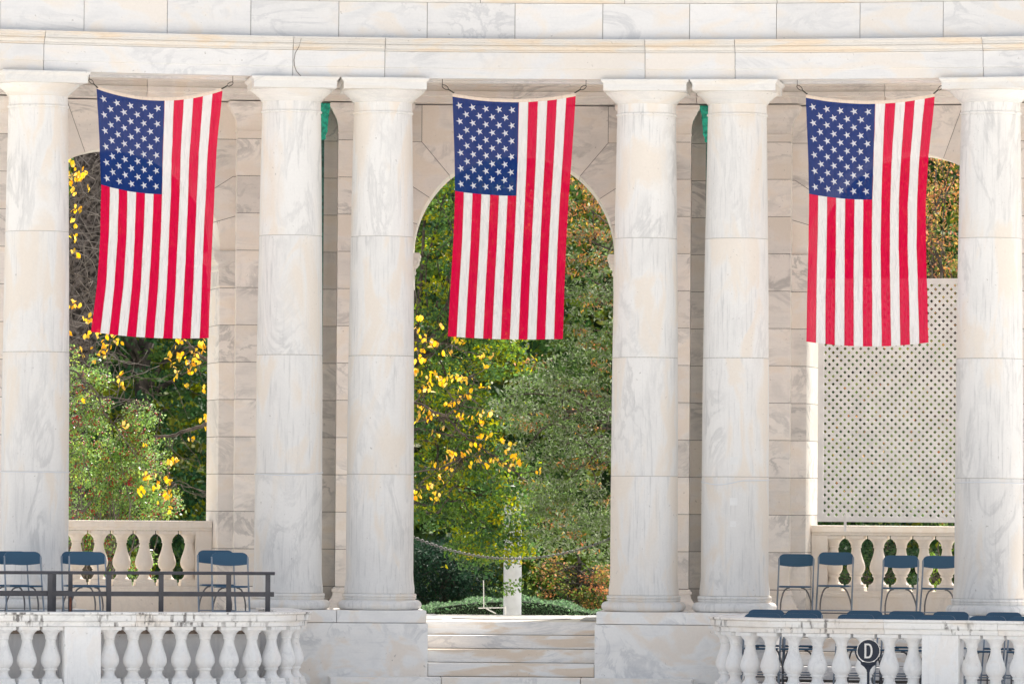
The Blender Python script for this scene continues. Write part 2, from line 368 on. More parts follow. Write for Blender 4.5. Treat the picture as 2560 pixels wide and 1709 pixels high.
blocks(phis([], 0, 0) + [-.42, -.30, -.20, -.115, -.02, .065, .155, .24, .33, .42], [(.45, 7.856), (-.470, 7.856), (-.478, 7.860), (-.478, 7.872), (-.495, 7.885), (-.505, 7.90), (-.505, 7.925), (-.535, 7.945), (-.545, 8.04), (.45, 8.04)]).obj('cornice', M_MOULD, ent)
mb = MB(); mb.polar([(-.43, 6.93), (.42, 6.93), (.42, 8.0), (-.43, 8.0)], -.42, .42, 40); mb.obj('core', M_JOINT, ent)
# crack in the second architrave block
mb = MB(); cpts = []
for px, py in [(751, 99), (745, 120), (738, 133), (735, 150), (736, 165), (741, 178), (750, 188), (758, 196)]:
    ph, z = on_arc(px, py, -.464); cpts.append(P((-.453 if z < 7.02 else -.473) if z < 7.226 else -.588, ph, z))
mb.tube(cpts, .0045, 5); mb.obj('crack', M_JOINT, ent)

# ------------------------------------------------------------------ arcade wall behind
ZC = [0.0, .398] + [.89 + .4916*k for k in range(13)]      # .. 4.823 .. 6.79
ZC = ZC[:15]; SPR = ZC[2+8]; TOP = ZC[2+12]
RO = 1.342
wall = thing('arcade_wall', P(3.4, 0, 0), 'tan marble arcade wall with three round arches behind the columns', 'wall')
VF, VB = 2.9, 3.9
def inset(poly, d):
    n = len(poly); out = []
    for i in range(n):
        a, b, c = Vector(poly[i-1]), Vector(poly[i]), Vector(poly[(i+1) % n])
        e1 = (b-a).normalized(); e2 = (c-b).normalized()
        n1 = Vector((-e1.y, e1.x)); n2 = Vector((-e2.y, e2.x)); m = (n1+n2)
        m = m/max(.3, m.dot(n1)) if m.length > 1e-6 else n1
        out.append(b + m*d)
    return out
G = .0038
def bay(phi, ulo, uhi):
    fr = Fr(phi); mb = MB()
    def prism(poly):
        area = sum(poly[i-1][0]*poly[i][1]-poly[i][0]*poly[i-1][1] for i in range(len(poly)))
        if area < 0: poly = poly[::-1]
        q = inset(poly, G); mb.nb()
        mb.loft([[fr(x, VF, z) for x, z in q], [fr(x, VB, z) for x, z in q]])
    for sgn, U in ((-1, -ulo), (1, uhi)):
        for k in range(len(ZC)-1):
            z0, z1 = ZC[k], ZC[k+1]
            if k < 10:
                ed = [RO, 1.86, U]
                for a, b in zip(ed, ed[1:]): prism([(sgn*a, z0), (sgn*b, z0), (sgn*b, z1), (sgn*a, z1)])
            else: prism([(sgn*1.86, z0), (sgn*U, z0), (sgn*U, z1), (sgn*1.86, z1)])
        arc = lambda a, b, n=6: [(sgn*RO*math.cos(math.radians(a+(b-a)*i/n)), SPR+RO*math.sin(math.radians(a+(b-a)*i/n))) for i in range(n+1)]
        z = [SPR + .4916*i for i in range(5)]
        prism(arc(0, 16.5) + [(sgn*1.66, z[1]), (sgn*1.86, z[1]), (sgn*1.86, z[0])])
        prism(arc(16.5, 33) + [(sgn*1.514, z[2]), (sgn*1.86, z[2]), (sgn*1.86, z[1]), (sgn*1.66, z[1])])
        prism(arc(33, 50) + [(sgn*1.238, z[3]), (sgn*1.86, z[3]), (sgn*1.86, z[2]), (sgn*1.514, z[2])])
        prism([(sgn*1.238, z[3]), (sgn*1.86, z[3]), (sgn*1.86, z[4]), (sgn*1.238, z[4])])
        prism(arc(50, 70) + [(sgn*.716, z[4]), (sgn*1.238, z[4]), (sgn*1.238, z[3])])
    prism([(RO*math.cos(math.radians(70+4*i)), SPR+RO*math.sin(math.radians(70+4*i))) for i in range(11)] + [(-.716, TOP), (.716, TOP)])
    # mortar behind the joints
    mb.nb((0, 0, 0))
    for sgn, U in ((-1, -ulo), (1, uhi)):
        mb.box(fr, *sorted((sgn*(RO+.012), sgn*U)), VF+.012, VB-.012, 0, SPR, 1)
    n = 32; pts = [(-2.0, SPR)] + [(-(RO+.012)*math.cos(PI*i/n), SPR+(RO+.012)*math.sin(PI*i/n)) for i in range(n+1)] + [(2.0, SPR), (2.0, TOP), (-2.0, TOP)]
    # fill spandrel as quads
    for i in range(n):
        a, b = pts[1+i], pts[2+i]
        mb.hexa([fr(a[0], VF+.012, a[1]), fr(b[0], VF+.012, b[1]), fr(b[0], VB-.012, b[1]), fr(a[0], VB-.012, a[1]), fr(a[0], VF+.012, TOP), fr(b[0], VF+.012, TOP), fr(b[0], VB-.012, TOP), fr(a[0], VB-.012, TOP)], 1)
    for sgn, U in ((-1, -ulo), (1, uhi)):
        mb.box(fr, *sorted((sgn*(RO+.012), sgn*U)), VF+.012, VB-.012, SPR, TOP, 1)
    o = mb.obj('arch_bay', [M_WALL, M_JOINT], wall)
    # impost mouldings
    for sgn in (-1, 1):
        mb = MB().nb()
        pr = [(4.36, .006), (4.56, .008), (4.575, .024), (4.60, .026), (4.612, .016), (4.645, .020), (4.665, .042), (4.69, .058), (4.70, .066), (4.745, .070), (4.752, .078), (4.790, .082), (4.80, .088), (4.821, .088)]
        rings = []
        for z_, e in pr:
            a, b = (RO-e, 1.62) if sgn > 0 else (-1.62, -(RO-e))
            rings.append([fr(a, VF-e*.6, z_), fr(b, VF-e*.6, z_), fr(b, VB+e*.6, z_), fr(a, VB+e*.6, z_)])
        mb.loft(rings); mb.obj('impost', M_WALL, o)
    return fr
PHC = on_arc(1285, 700, 2.9)[0]; PHL = on_arc(297, 700, 2.9)[0]; PHR = on_arc(2270, 700, 2.9)[0]
print('bays', PHL, PHC, PHR)
mid = (abs(CPHI[1]) + abs(CPHI[2]))/2
frC = bay(PHC, -2.56, 2.56); frL = bay(PHL, -2.6, 2.66); frR = bay(PHR, -2.66, 2.6)
# pilasters behind each column
for i, ph in enumerate(CPHI):
    fr = Fr(ph); pil = MB(); HW = .472 if i in (1, 4) else .445
    for k in range(1, len(ZC)-2):
        pil.nb(); pil.box(fr, -HW, HW, 2.70, 3.05, ZC[k]+G, ZC[k+1]-G)
    pil.nb((0, 0, 0)); pil.box(fr, -HW+.01, HW-.01, 2.71, 3.05, .2, 6.5, 1)
    po = pil.obj('pilaster', [M_WALL, M_JOINT], wall)
    R4 = lambda e, z: [fr(-HW-e, 2.70-e, z), fr(HW+e, 2.70-e, z), fr(HW+e, 3.04, z), fr(-HW-e, 3.04, z)]
    mb = MB().nb(); mb.loft([R4(0, ZC[-2]+G), R4(0, 6.385), R4(.012, 6.388), R4(.012, 6.405), R4(.002, 6.41), R4(.004, 6.47), R4(.012, 6.53), R4(.028, 6.58), R4(.032, 6.592), R4(.04, 6.595), R4(.05, 6.625), R4(.075, 6.66), R4(.092, 6.70), R4(.096, 6.705), R4(.112, 6.72), R4(.116, 6.74), R4(.116, 6.784)])
    mb.obj('pilaster_capital', M_WALL, po)
    mb = MB().nb(); mb.loft([R4(.115, .003), R4(.115, .15), R4(.10, .155), R4(.098, .19), R4(.085, .21), R4(.055, .24), R4(.035, .28), R4(.03, .325), R4(.045, .33), R4(.045, .36), R4(.03, .37), R4(.02, .392)])
    mb.obj('pilaster_base', M_WALL, po)
# inner beam and ceiling
mb = MB()
for a, b in zip([-.40, -.30, -.1975, -.102, 0.0, .0985, .2, .3], [-.30, -.1975, -.102, 0.0, .0985, .2, .3, .40]):
    mb.nb(); g = .0035/25
    mb.polar([(2.56, 6.80), (3.6, 6.80), (3.6, 7.55), (2.52, 7.55), (2.52, 7.02), (2.545, 7.015), (2.545, 6.955), (2.50, 6.945), (2.50, 6.885), (2.56, 6.875)], a+g, b-g, 6)
mb.obj('inner_beam', M_WALL, wall)
mb = MB().nb(); mb.polar([(.45, 7.50), (4.0, 7.56), (4.0, 7.8), (.45, 7.8)], -.42, .42, 30); mb.obj('ceiling', M_WALL, wall)  # the ceiling is unseen, added to keep sky light off the wall top
mb = MB().nb(); mb.polar([(3.6, 6.8), (4.05, 6.8), (4.05, 7.9), (3.6, 7.9)], -.42, .42, 30); mb.obj('parapet', M_WALL, wall)

# ------------------------------------------------------------------ platform floor, pedestals, steps
mb = MB().nb(); mb.polar([(.43, -.9), (4.7, -.9), (4.7, -.004), (.43, -.004)], -.42, .42, 40)
o = mb.obj('platform_floor', M_FLOOR, kind='structure')
# inlay in the central threshold
mb = MB(); fr = frC
for s in (-1, 1):
    mb.v += [tuple(fr(s*a, v, .004)) for a, v in ((1.30, 4.66), (1.04, 4.66), (.88, 1.2), (1.30, 1.2))]; n = len(mb.v)
    mb.face((n-4, n-3, n-2, n-1) if s > 0 else (n-1, n-2, n-3, n-4))
n = len(mb.v); mb.v += [tuple(fr(.80*math.cos(2*PI*i/40), 2.4+.75*math.sin(2*PI*i/40), .004)) for i in range(40)]; mb.face(range(n, n+40))
o2 = mb.obj('floor_inlay', M_GREY, kind='structure')
def ring_len(phi, m): return m/RHO
PEDS = []
for i, (a, b) in enumerate([(CPHI[1], CPHI[2]), (CPHI[3], CPHI[4]), (CPHI[0], CPHI[0]-.052), (CPHI[5], CPHI[5]+.052)]):
    lo, hi = min(a, b)-.60/RHO, max(a, b)+.60/RHO
    mb = MB().nb(); mb.polar([(-.63, -.955), (.38, -.955), (.38, -.004), (-.63, -.004)], lo, hi, 10)
    PEDS.append((lo, hi))
    lab = ['low marble pedestal block left of the centre steps, tan vein across it', 'low marble pedestal block right of the centre steps, grey flecks on it',
           'low marble pedestal under the leftmost column, hidden behind the stage', 'low marble pedestal under the rightmost column, behind the lower chairs'][i]
    tag(mb.obj('marble_pedestal', M_PED, bevel=.008), lab, 'pedestal', 'pedestals under the columns')
ZS = [0, -.167, -.335, -.502, -.672]; VS = [.40, .07, -.26, -.59]
def steps(lo, hi, label, n=10):
    t = thing('marble_steps', P(-.6, (lo+hi)/2, -.67), label, 'steps', 'marble steps up to the platform')
    for k in range(4):
        mb = MB().nb()
        mb.polar([(VS[k], ZS[k+1]+.004), (.60, ZS[k+1]+.004), (.60, ZS[k]-.002 if k else -.003), (VS[k], ZS[k]-.002 if k else .0)], lo+.0003, hi-.0003, n)
        mb.obj('step', M_STEP, t, bevel=.006)
    mb = MB(); mb.polar([(VS[3]+.03, -.9), (.5, -.9), (.5, -.18), (VS[1]+.03, -.18), (VS[1]+.03, -.34), (VS[2]+.03, -.34), (VS[2]+.03, -.51), (VS[3]+.03, -.51)], lo, hi, n); mb.obj('step_core', M_JOINT, t)
    return t
steps(PEDS[0][1], PEDS[1][0], 'flight of four veined marble steps in the centre, between two pedestals')
steps(PEDS[1][1], PEDS[3][0], 'flight of tan marble steps seen through the right balustrade, behind the chairs')
lo = on_arc(825, 1695, -1.0)[0]; hi = on_arc(1731, 1700, -1.0)[0]
mb = MB()
js = [lo, on_arc(1103, 1700, -1.0)[0], on_arc(1451, 1700, -1.0)[0], hi]
for a, b in zip(js, js[1:]): mb.nb(); mb.polar([(-1.02, -.95), (-.60, -.95), (-.60, -.672), (-1.02, -.672)], a+.0002, b-.0002, 5)
tag(mb.obj('base_step', M_PED, bevel=.008), 'long low marble base step along the bottom edge, under the centre steps', 'step')

# ------------------------------------------------------------------ balustrades
BALP = [(.050, -.048), (.118, -.048), (.116, -.058), (.100, -.072), (.088, -.088), (.078, -.105), (.072, -.125), (.068, -.142), (.072, -.146), (.073, -.154), (.070, -.160), (.060, -.163),
        (.061, -.19), (.066, -.225), (.076, -.262), (.090, -.305), (.106, -.35), (.117, -.39), (.121, -.42), (.118, -.45), (.107, -.48), (.090, -.505), (.078, -.517), (.078, -.522), (.084, -.526), (.086, -.535), (.082, -.545), (.068, -.550), (.064, -.565), (.066, -.585), (.075, -.612), (.092, -.632), (.10, -.640), (.10, -.648)]
def baluster_mesh(name, mat):
    mb = MB().nb(); mb.lathe(BALP, (0, 0, 0), 32)
    q = lambda h, z: [(-h, -h, z), (h, -h, z), (h, h, z), (-h, h, z)]
    mb.loft([q(.108, -.050), q(.122, -.046), q(.127, -.036), q(.127, -.002)]); mb.loft([q(.128, -.730), q(.128, -.690), q(.118, -.680), q(.118, -.648)])
    return mb
def place(mesh, name, parent, loc, rz):
    o = bpy.data.objects.new(name, mesh); SC.collection.objects.link(o); o.parent = parent
    o.location = Vector(loc) - parent.location; o.rotation_euler = (0, 0, rz); return o
RB = -3.5
def front_balustrade(side, label, ped_px, pstart):
    # plan path: along the arc from the far end towards the centre, round corner, then outward to the pedestal
    pend = side*on_arc(1280+300, 1560, RB)[0]
    xe = 2.63; rad = .95
    phe = math.asin((xe+rad)/(RHO+RB+rad))*side
    pts = []
    n = 40; far = side*.46
    for i in range(n+1): p = P(RB, far+(phe-far)*i/n); pts.append((p.x, p.y))
    c = Vector(P(RB+rad, phe, 0)); tu = Fr(phe)
    for i in range(1, 17):
        a = (PI/2)*i/16
        p = c + tu.U*(-side*rad*math.sin(a)) + tu.V*(-rad*math.cos(a)); pts.append((p.x, p.y))
    last = Vector((pts[-1][0], pts[-1][1], 0)); dirn = tu.V
    for i in range(1, 9): p = last + dirn*(1.85*i/8); pts.append((p.x, p.y))
    root = thing('front_balustrade', (P(RB, phe).x, P(RB, phe).y, -.95), label, 'balustrade', 'white balustrades in front of the colonnade')
    # arc length table
    L = [0]
    for a, b in zip(pts, pts[1:]): L.append(L[-1]+math.hypot(b[0]-a[0], b[1]-a[1]))
    def at(s):
        for i in range(len(L)-1):
            if s <= L[i+1] or i == len(L)-2:
                k = (s-L[i])/(L[i+1]-L[i]); a, b = pts[i], pts[i+1]
                return Vector((a[0]+(b[0]-a[0])*k, a[1]+(b[1]-a[1])*k, 0)), math.atan2(b[1]-a[1], b[0]-a[0])
    # coping in blocks with joints
    zt = .168; RAISE = .018
    RZ = .018 if side < 0 else -.010
    half = [(.148, 0), (.152, .050), (.176, .055), (.176, .061), (.164, .064), (.188, .068), (.190, .132), (.180, .137), (.206, .143), (.216, .150), (.216, .168)]
    cp_ = [(o, RZ+z) for o, z in half]; cp_ = cp_ + [(-o, z) for o, z in cp_[::-1]]
    def copeprof(): return cp_
    mb = MB(); s = 0; lens = [2.4, 1.28, 1.42, 1.35, 1.40, 1.38, 1.30, 1.2, 1.5, 1.5, 1.5]; li = 0
    total = L[-1]; cuts = [0]
    jp = {1: [2222, 2483], -1: [75, 346]}
    # joints at the photographed places
    cand = []
    for px in ([2213, 2490, 1851] if side > 0 else [75, 346, 700]):
        ph = on_arc(px, 1560, RB)[0]; tgt = P(RB, ph); best = min(range(len(pts)), key=lambda i: (pts[i][0]-tgt.x)**2); cand.append(L[best])
    cuts = sorted([0] + cand + [total])
    for a, b in zip(cuts, cuts[1:]):
        mb.nb(); m = max(2, int((b-a)/.07)); sub = [at(a+.0025+(b-a-.005)*i/m)[0] for i in range(m+1)]
        mb.path([(p.x, p.y) for p in sub], copeprof())
    mb.obj('coping', M_CAP, root)
    mb = MB().nb(); mb.path(pts, [(-.17, -.95), (.17, -.95), (.17, -.76), (.150, -.74), (.150, -.688), (-.150, -.688), (-.150, -.74), (-.17, -.76)]); mb.obj('base_rail', M_BAL, root)
    # pedestal
    php = on_arc(ped_px, 1620, RB-.16)[0]; tgt = P(RB, php); sp = L[min(range(41), key=lambda i: (pts[i][0]-tgt.x)**2)]
    best = min(np.arange(0, L[40], .005), key=lambda s_: (at(s_)[0].x-tgt.x)**2); sp = float(best)
    hw = .222
    p, a = at(sp); f = Fr(php)
    mb = MB().nb(); mb.box(f, -hw, hw, RB-.165, RB+.165, -.690, RZ-.003); mb.obj('pedestal', M_BAL, root, bevel=.006)
    me = bpy.data.meshes['baluster_front']
    s = sp+hw+.115+.02
    while s < total-.1: p, a = at(s); place(me, 'baluster', root, (p.x, p.y, RZ-.002), a).scale = (1, 1, .96); s += .2915
    s = sp-hw-.115-.02
    while s > .1: p, a = at(s); place(me, 'baluster', root, (p.x, p.y, RZ-.002), a).scale = (1, 1, .96); s -= .2915
    return root
tmp = baluster_mesh('baluster_front', M_BAL).obj('baluster_front', M_BAL, sharp=40); mf = tmp.data; mf.name = 'baluster_front'; bpy.data.objects.remove(tmp)
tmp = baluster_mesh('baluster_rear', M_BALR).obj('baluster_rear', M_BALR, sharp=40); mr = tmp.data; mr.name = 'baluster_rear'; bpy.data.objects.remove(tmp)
front_balustrade(-1, 'white marble balustrade at the lower left, in front of the stage with the dark railing', 207, 0)
front_balustrade(1, 'white marble balustrade at the lower right, behind the round letter D sign', 2350, 0)
def rear_balustrade(fr, phi, label):
    root = thing('rear_balustrade', fr(0, 3.5, 0), label, 'balustrade', 'tan balustrades filling the side arches')
    VC = 3.48
    mb = MB().nb(); e = RO-.004
    pr = [(.14, 1.118), (.145, 1.15), (.165, 1.16), (.168, 1.175), (.172, 1.225), (.178, 1.235), (.178, 1.248)]
    mb.loft([[fr(-e, VC-h, z), fr(e, VC-h, z), fr(e, VC+h, z), fr(-e, VC+h, z)] for h, z in pr]); mb.obj('coping', M_BALR, root, bevel=.004)
    mb = MB().nb(); pr = [(.16, .002), (.16, .30), (.175, .305), (.175, .345), (.155, .352), (.155, .384)]
    mb.loft([[fr(-e, VC-h, z), fr(e, VC-h, z), fr(e, VC+h, z), fr(-e, VC+h, z)] for h, z in pr]); mb.obj('base_rail', M_BALR, root)
    for s in (-1, 1):
        mb = MB().nb(); mb.box(fr, *sorted((s*1.125, s*e)), VC-.14, VC+.14, .386, 1.116); mb.obj('pedestal', M_BALR, root)
    me = bpy.data.meshes['baluster_rear']
    for k in range(8):
        p = fr(-1.06+.3029*k, VC, 1.116); place(me, 'baluster', root, p, -phi)
    return root
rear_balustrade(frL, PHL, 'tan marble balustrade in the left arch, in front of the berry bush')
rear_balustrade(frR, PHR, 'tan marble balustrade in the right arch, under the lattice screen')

# ------------------------------------------------------------------ left stage block and right sunken floor
pe = on_arc(652, 1600, -3.12)[0]
mb = MB().nb(); mb.polar([(-3.0, -.95), (-.64, -.95), (-.64, 0), (-3.0, 0)], -.46, pe, 20)
st = thing('stage_block', P(-3, -.3, -.95), 'raised stage of grey-white marble behind the lower left balustrade', 'stage')
mb.obj('stage_wall', M_SHADEWALL, st)
mb = MB().nb(); mb.polar([(-3.04, -.085), (-3.002, -.085), (-3.002, .004), (-3.04, .004)], -.46, pe, 20); mb.obj('stage_edge', M_BROWN, st)
mb = MB(); mb.polar([(-3.6, -.95), (.0, -.95), (.0, -.70), (-3.6, -.70)], PEDS[1][1]-.01, .46, 20); mb.obj('lower_floor', M_CONC, kind='structure')

# ------------------------------------------------------------------ copper downspouts
def downspout(px, label):
    ph, _ = on_arc(px, 700, 2.80); fr = Fr(ph); root = thing('copper_downspout', fr(0, 2.8, 0), label, 'downspout', 'green copper downspouts')
    R4 = lambda h, d, z: [fr(-h, 2.80-d, z), fr(h, 2.80-d, z), fr(h, 2.80+d*.6, z), fr(-h, 2.80+d*.6, z)]
    mb = MB(); mb.loft([R4(.050, .05, 6.30), R4(.058, .058, 6.31), R4(.058, .058, 6.34), R4(.052, .052, 6.345), R4(.078, .08, 6.40), R4(.084, .085, 6.42), R4(.078, .08, 6.43), R4(.092, .09, 6.60), R4(.098, .095, 6.605), R4(.098, .095, 6.63), R4(.092, .09, 6.635), R4(.118, .11, 6.74), R4(.135, .12, 6.76), R4(.135, .12, 6.78)])
    mb.obj('leader_head', M_COPPER, root)
    mb = MB(); mb.loft([R4(.040, .04, .02), R4(.040, .04, 6.299)]); mb.obj('pipe', M_COPPERD, root)
downspout(800, 'green copper downspout in the gap between the second and third columns')
downspout(1771, 'green copper downspout in the gap between the fourth and fifth columns')

# ------------------------------------------------------------------ lattice screen
ls = thing('lattice_screen', frR(0, 3.14, 1.3), 'pale painted lattice screen standing in the right arch above the balustrade', 'screen')
VL = 3.12; U0, U1, Z0, Z1 = -1.222, 1.302, 1.298, 4.514
mb = MB()
for a in [(U0, U0+.075, Z0, Z1), (U1-.075, U1, Z0, Z1), (U0+.075, U1-.075, Z0, Z0+.072), (U0+.075, U1-.075, Z1-.072, Z1)]: mb.box(frR, a[0], a[1], VL-.03, VL+.03, a[2], a[3])
mb.obj('frame', M_LATT, ls, bevel=.003)
a0, a1, b0, b1 = U0+.07, U1-.07, Z0+.067, Z1-.067
pit = .1046; hwid = .0203*math.sqrt(2)
def clip(poly, x0, x1, z0, z1):
    def cut(poly, f, g):
        out = []
        for i in range(len(poly)):
            p, q = poly[i-1], poly[i]; fp, fq = f(p), f(q)
            if fp >= 0 and fq >= 0: out.append(q)
            elif fp >= 0 or fq >= 0:
                k = fp/(fp-fq); x = (p[0]+(q[0]-p[0])*k, p[1]+(q[1]-p[1])*k); out.append(x)
                if fq >= 0: out.append(q)
        return out
    for f in (lambda p: p[0]-x0, lambda p: x1-p[0], lambda p: p[1]-z0, lambda p: z1-p[1]):
        if poly: poly = cut(poly, f, None)
    return poly
for sgn, dv, nm in ((1, -.012, 0), (-1, .004, 1)):
    mb = MB()
    H = b1-b0; k = -int((H+3)/pit)-2
    while k*pit < 8:
        c = a0 + k*pit
        if sgn > 0: poly = [(c-hwid, b0), (c+hwid, b0), (c+hwid+H, b1), (c-hwid+H, b1)]
        else: poly = [(c-hwid, b1), (c+hwid, b1), (c+hwid+H, b0), (c-hwid+H, b0)]
        poly = clip(poly, a0, a1, b0, b1)
        if len(poly) >= 3: mb.loft([[frR(x, VL+dv, z) for x, z in poly], [frR(x, VL+dv+.0075, z) for x, z in poly]])
        k += 1
    mb.obj('slats', M_LATT, ls)
mb = MB(); mb.box(frR, -.86, -.83, 3.05, 3.09, 1.17, 1.40); mb.obj('strap', M_WHITE, ls)

# ------------------------------------------------------------------ flags
def smooth_interp(keys, t):
    for (t0, a), (t1, b) in zip(keys, keys[1:]):
        if t <= t1:
            k = (t-t0)/(t1-t0); return a+(b-a)*k
    return keys[-1][1]
def flag(i, TL, TR, sagT, BL, BR, sagB, left, right, hooks, label, dr=-.06):
    yrow = lambda s, t: ((TL[1]+(TR[1]-TL[1])*s + sagT*4*s*(1-s))*(1-t) + (BL[1]+(BR[1]-BL[1])*s + sagB*4*s*(1-s))*t)
    def W(s, t, off=0.0):
        lx = smooth_interp([(0, TL[0])]+left+[(1, BL[0])], t); rx = smooth_interp([(0, TR[0])]+right+[(1, BR[0])], t)
        px = lx+(rx-lx)*s; py = yrow(s, t)
        rip = .012*math.sin(9*s+4*t+i)*(1-.2*t) + .010*math.sin(23*s-11*t+2*i) + .006*math.sin(41*s+26*t+i) + .03*math.sin(PI*s)*t + .0045*math.sin(58*s+34*t+2*i)*(.35+.65*s) + .004*math.sin(38*s-64*t+i)*(1-.4*t) + .003*math.sin(90*s+12*math.sin(9*t))
        ph, z = on_arc(px, py, dr)
        q = Fr(ph); return P(dr, ph, z) + q.V*(rip-off)
    root = thing('hanging_flag', W(.5, 0), label, 'flag', 'American flags hung between the columns')
    th, tc = .013, .402
    NS = 13*6; 
    ts = [0, th] + [th+(tc-th)*k/48 for k in range(1, 49)] + [tc+(1-tc)*k/72 for k in range(1, 73)]
    def part(name, mats, cond):
        mb = MB(); idx = {}
        def vid(a, b):
            if (a, b) not in idx: idx[(a, b)] = len(mb.v); mb.v.append(tuple(W(a/NS, ts[b])))
            return idx[(a, b)]
        for b in range(len(ts)-1):
            for a in range(NS):
                m = cond(a, b)
                if m is not None: mb.face((vid(a, b), vid(a, b+1), vid(a+1, b+1), vid(a+1, b)), m, True)
        return mb.obj(name, mats, root, sharp=180)
    part('header', [M_HEAD], lambda a, b: 0 if b == 0 else None)
    ct = part('canton', [M_BCL], lambda a, b: 0 if (0 < b < 49 and a < 42) else None)
    part('stripes', [M_RED, M_WCL], lambda a, b: ((a//6) % 2) if (b > 0 and not (b < 49 and a < 42)) else None)
    mb = MB()
    wd = 1.55; hg = 3.05
    for j in range(1, 12):
        for k in range(1, 10):
            if (j+k) % 2: continue
            s0 = (7/13)*k/10; t0 = th+(tc-th)*j/12
            c = len(mb.v); mb.v.append(tuple(W(s0, t0, .003)))
            R = .048
            for q in range(10):
                r = R if q % 2 == 0 else R*.39; ang = PI + q*PI/5 + .05
                mb.v.append(tuple(W(s0+r*math.cos(ang)/wd, t0-r*math.sin(ang)/hg, .003)))
            for q in range(10): mb.face((c, c+1+(q+1) % 10, c+1+q), 0)
    mb.obj('stars', M_STAR, ct)
    mb = MB()
    for k in range(1, 13):
        t0 = th if k > 6 else tc
        mb.tube([W(k/13, t0+(1-t0)*q/20, .0015) for q in range(21)], .0022, 4)
    mb.obj('seams', M_SEAM, root)
    for (a, b) in hooks:
        pa, za = on_arc(*a, dr); pb, zb = on_arc(*b, dr); A = P(dr, pa, za); B = P(dr, pb, zb); d = (B-A)
        mb = MB(); mb.tube([A, A+d*.5], .008, 6)
        e = d.normalized(); n = Vector((-e.z, 0, e.x)); c = A+d*.75; l = d.length*.27
        mb.tube([c + e*l*math.cos(x) + n*l*.5*math.sin(x) for x in [2*PI*q/14 for q in range(15)]], .005, 5)
        mb.tube([B, B+Vector((0, 0, max(0.0, 6.935-B.z)))], .004, 5)
        mb.lathe([(.0, -.006), (.012, -.006), (.012, .006), (.0, .006)], (A.x, A.y-.006, A.z), 10)
        mb.obj('snap_hook', M_HOOK, root)
    return root
flag(0, (241, 214), (557, 219), 28, (227.7, 829), (521.7, 844.6), 7, [(.27, 250), (.42, 253.5), (.60, 251), (.8, 243)], [(.25, 541.5), (.42, 536), (.60, 530.5), (.8, 526)],
     [((243.5, 219), (223, 199.5)), ((555.4, 222), (582, 207))], 'striped star flag hanging at the left, before the arch with the big tree trunk')
flag(1, (1131, 233.5), (1440, 233), 15, (1119.3, 840.5), (1407.2, 847), 4, [(.27, 1136.5), (.42, 1137.5), (.60, 1133.5), (.8, 1126)], [(.25, 1430), (.42, 1422), (.60, 1416), (.8, 1411)],
     [((1133.7, 232), (1106, 214)), ((1438, 232), (1465, 215.5))], 'striped star flag hanging in the middle, above the centre steps')
flag(2, (2014, 236.5), (2338, 234), 17, (2016, 853.5), (2321, 855.6), 11, [(.27, 2020.5), (.42, 2023), (.60, 2021.5), (.8, 2018)], [(.25, 2322), (.42, 2315), (.60, 2314), (.8, 2318)],
     [((2016.7, 235), (1993, 215)), ((2335, 234), (2357, 215))], 'striped star flag hanging at the right, overlapping the lattice screen')

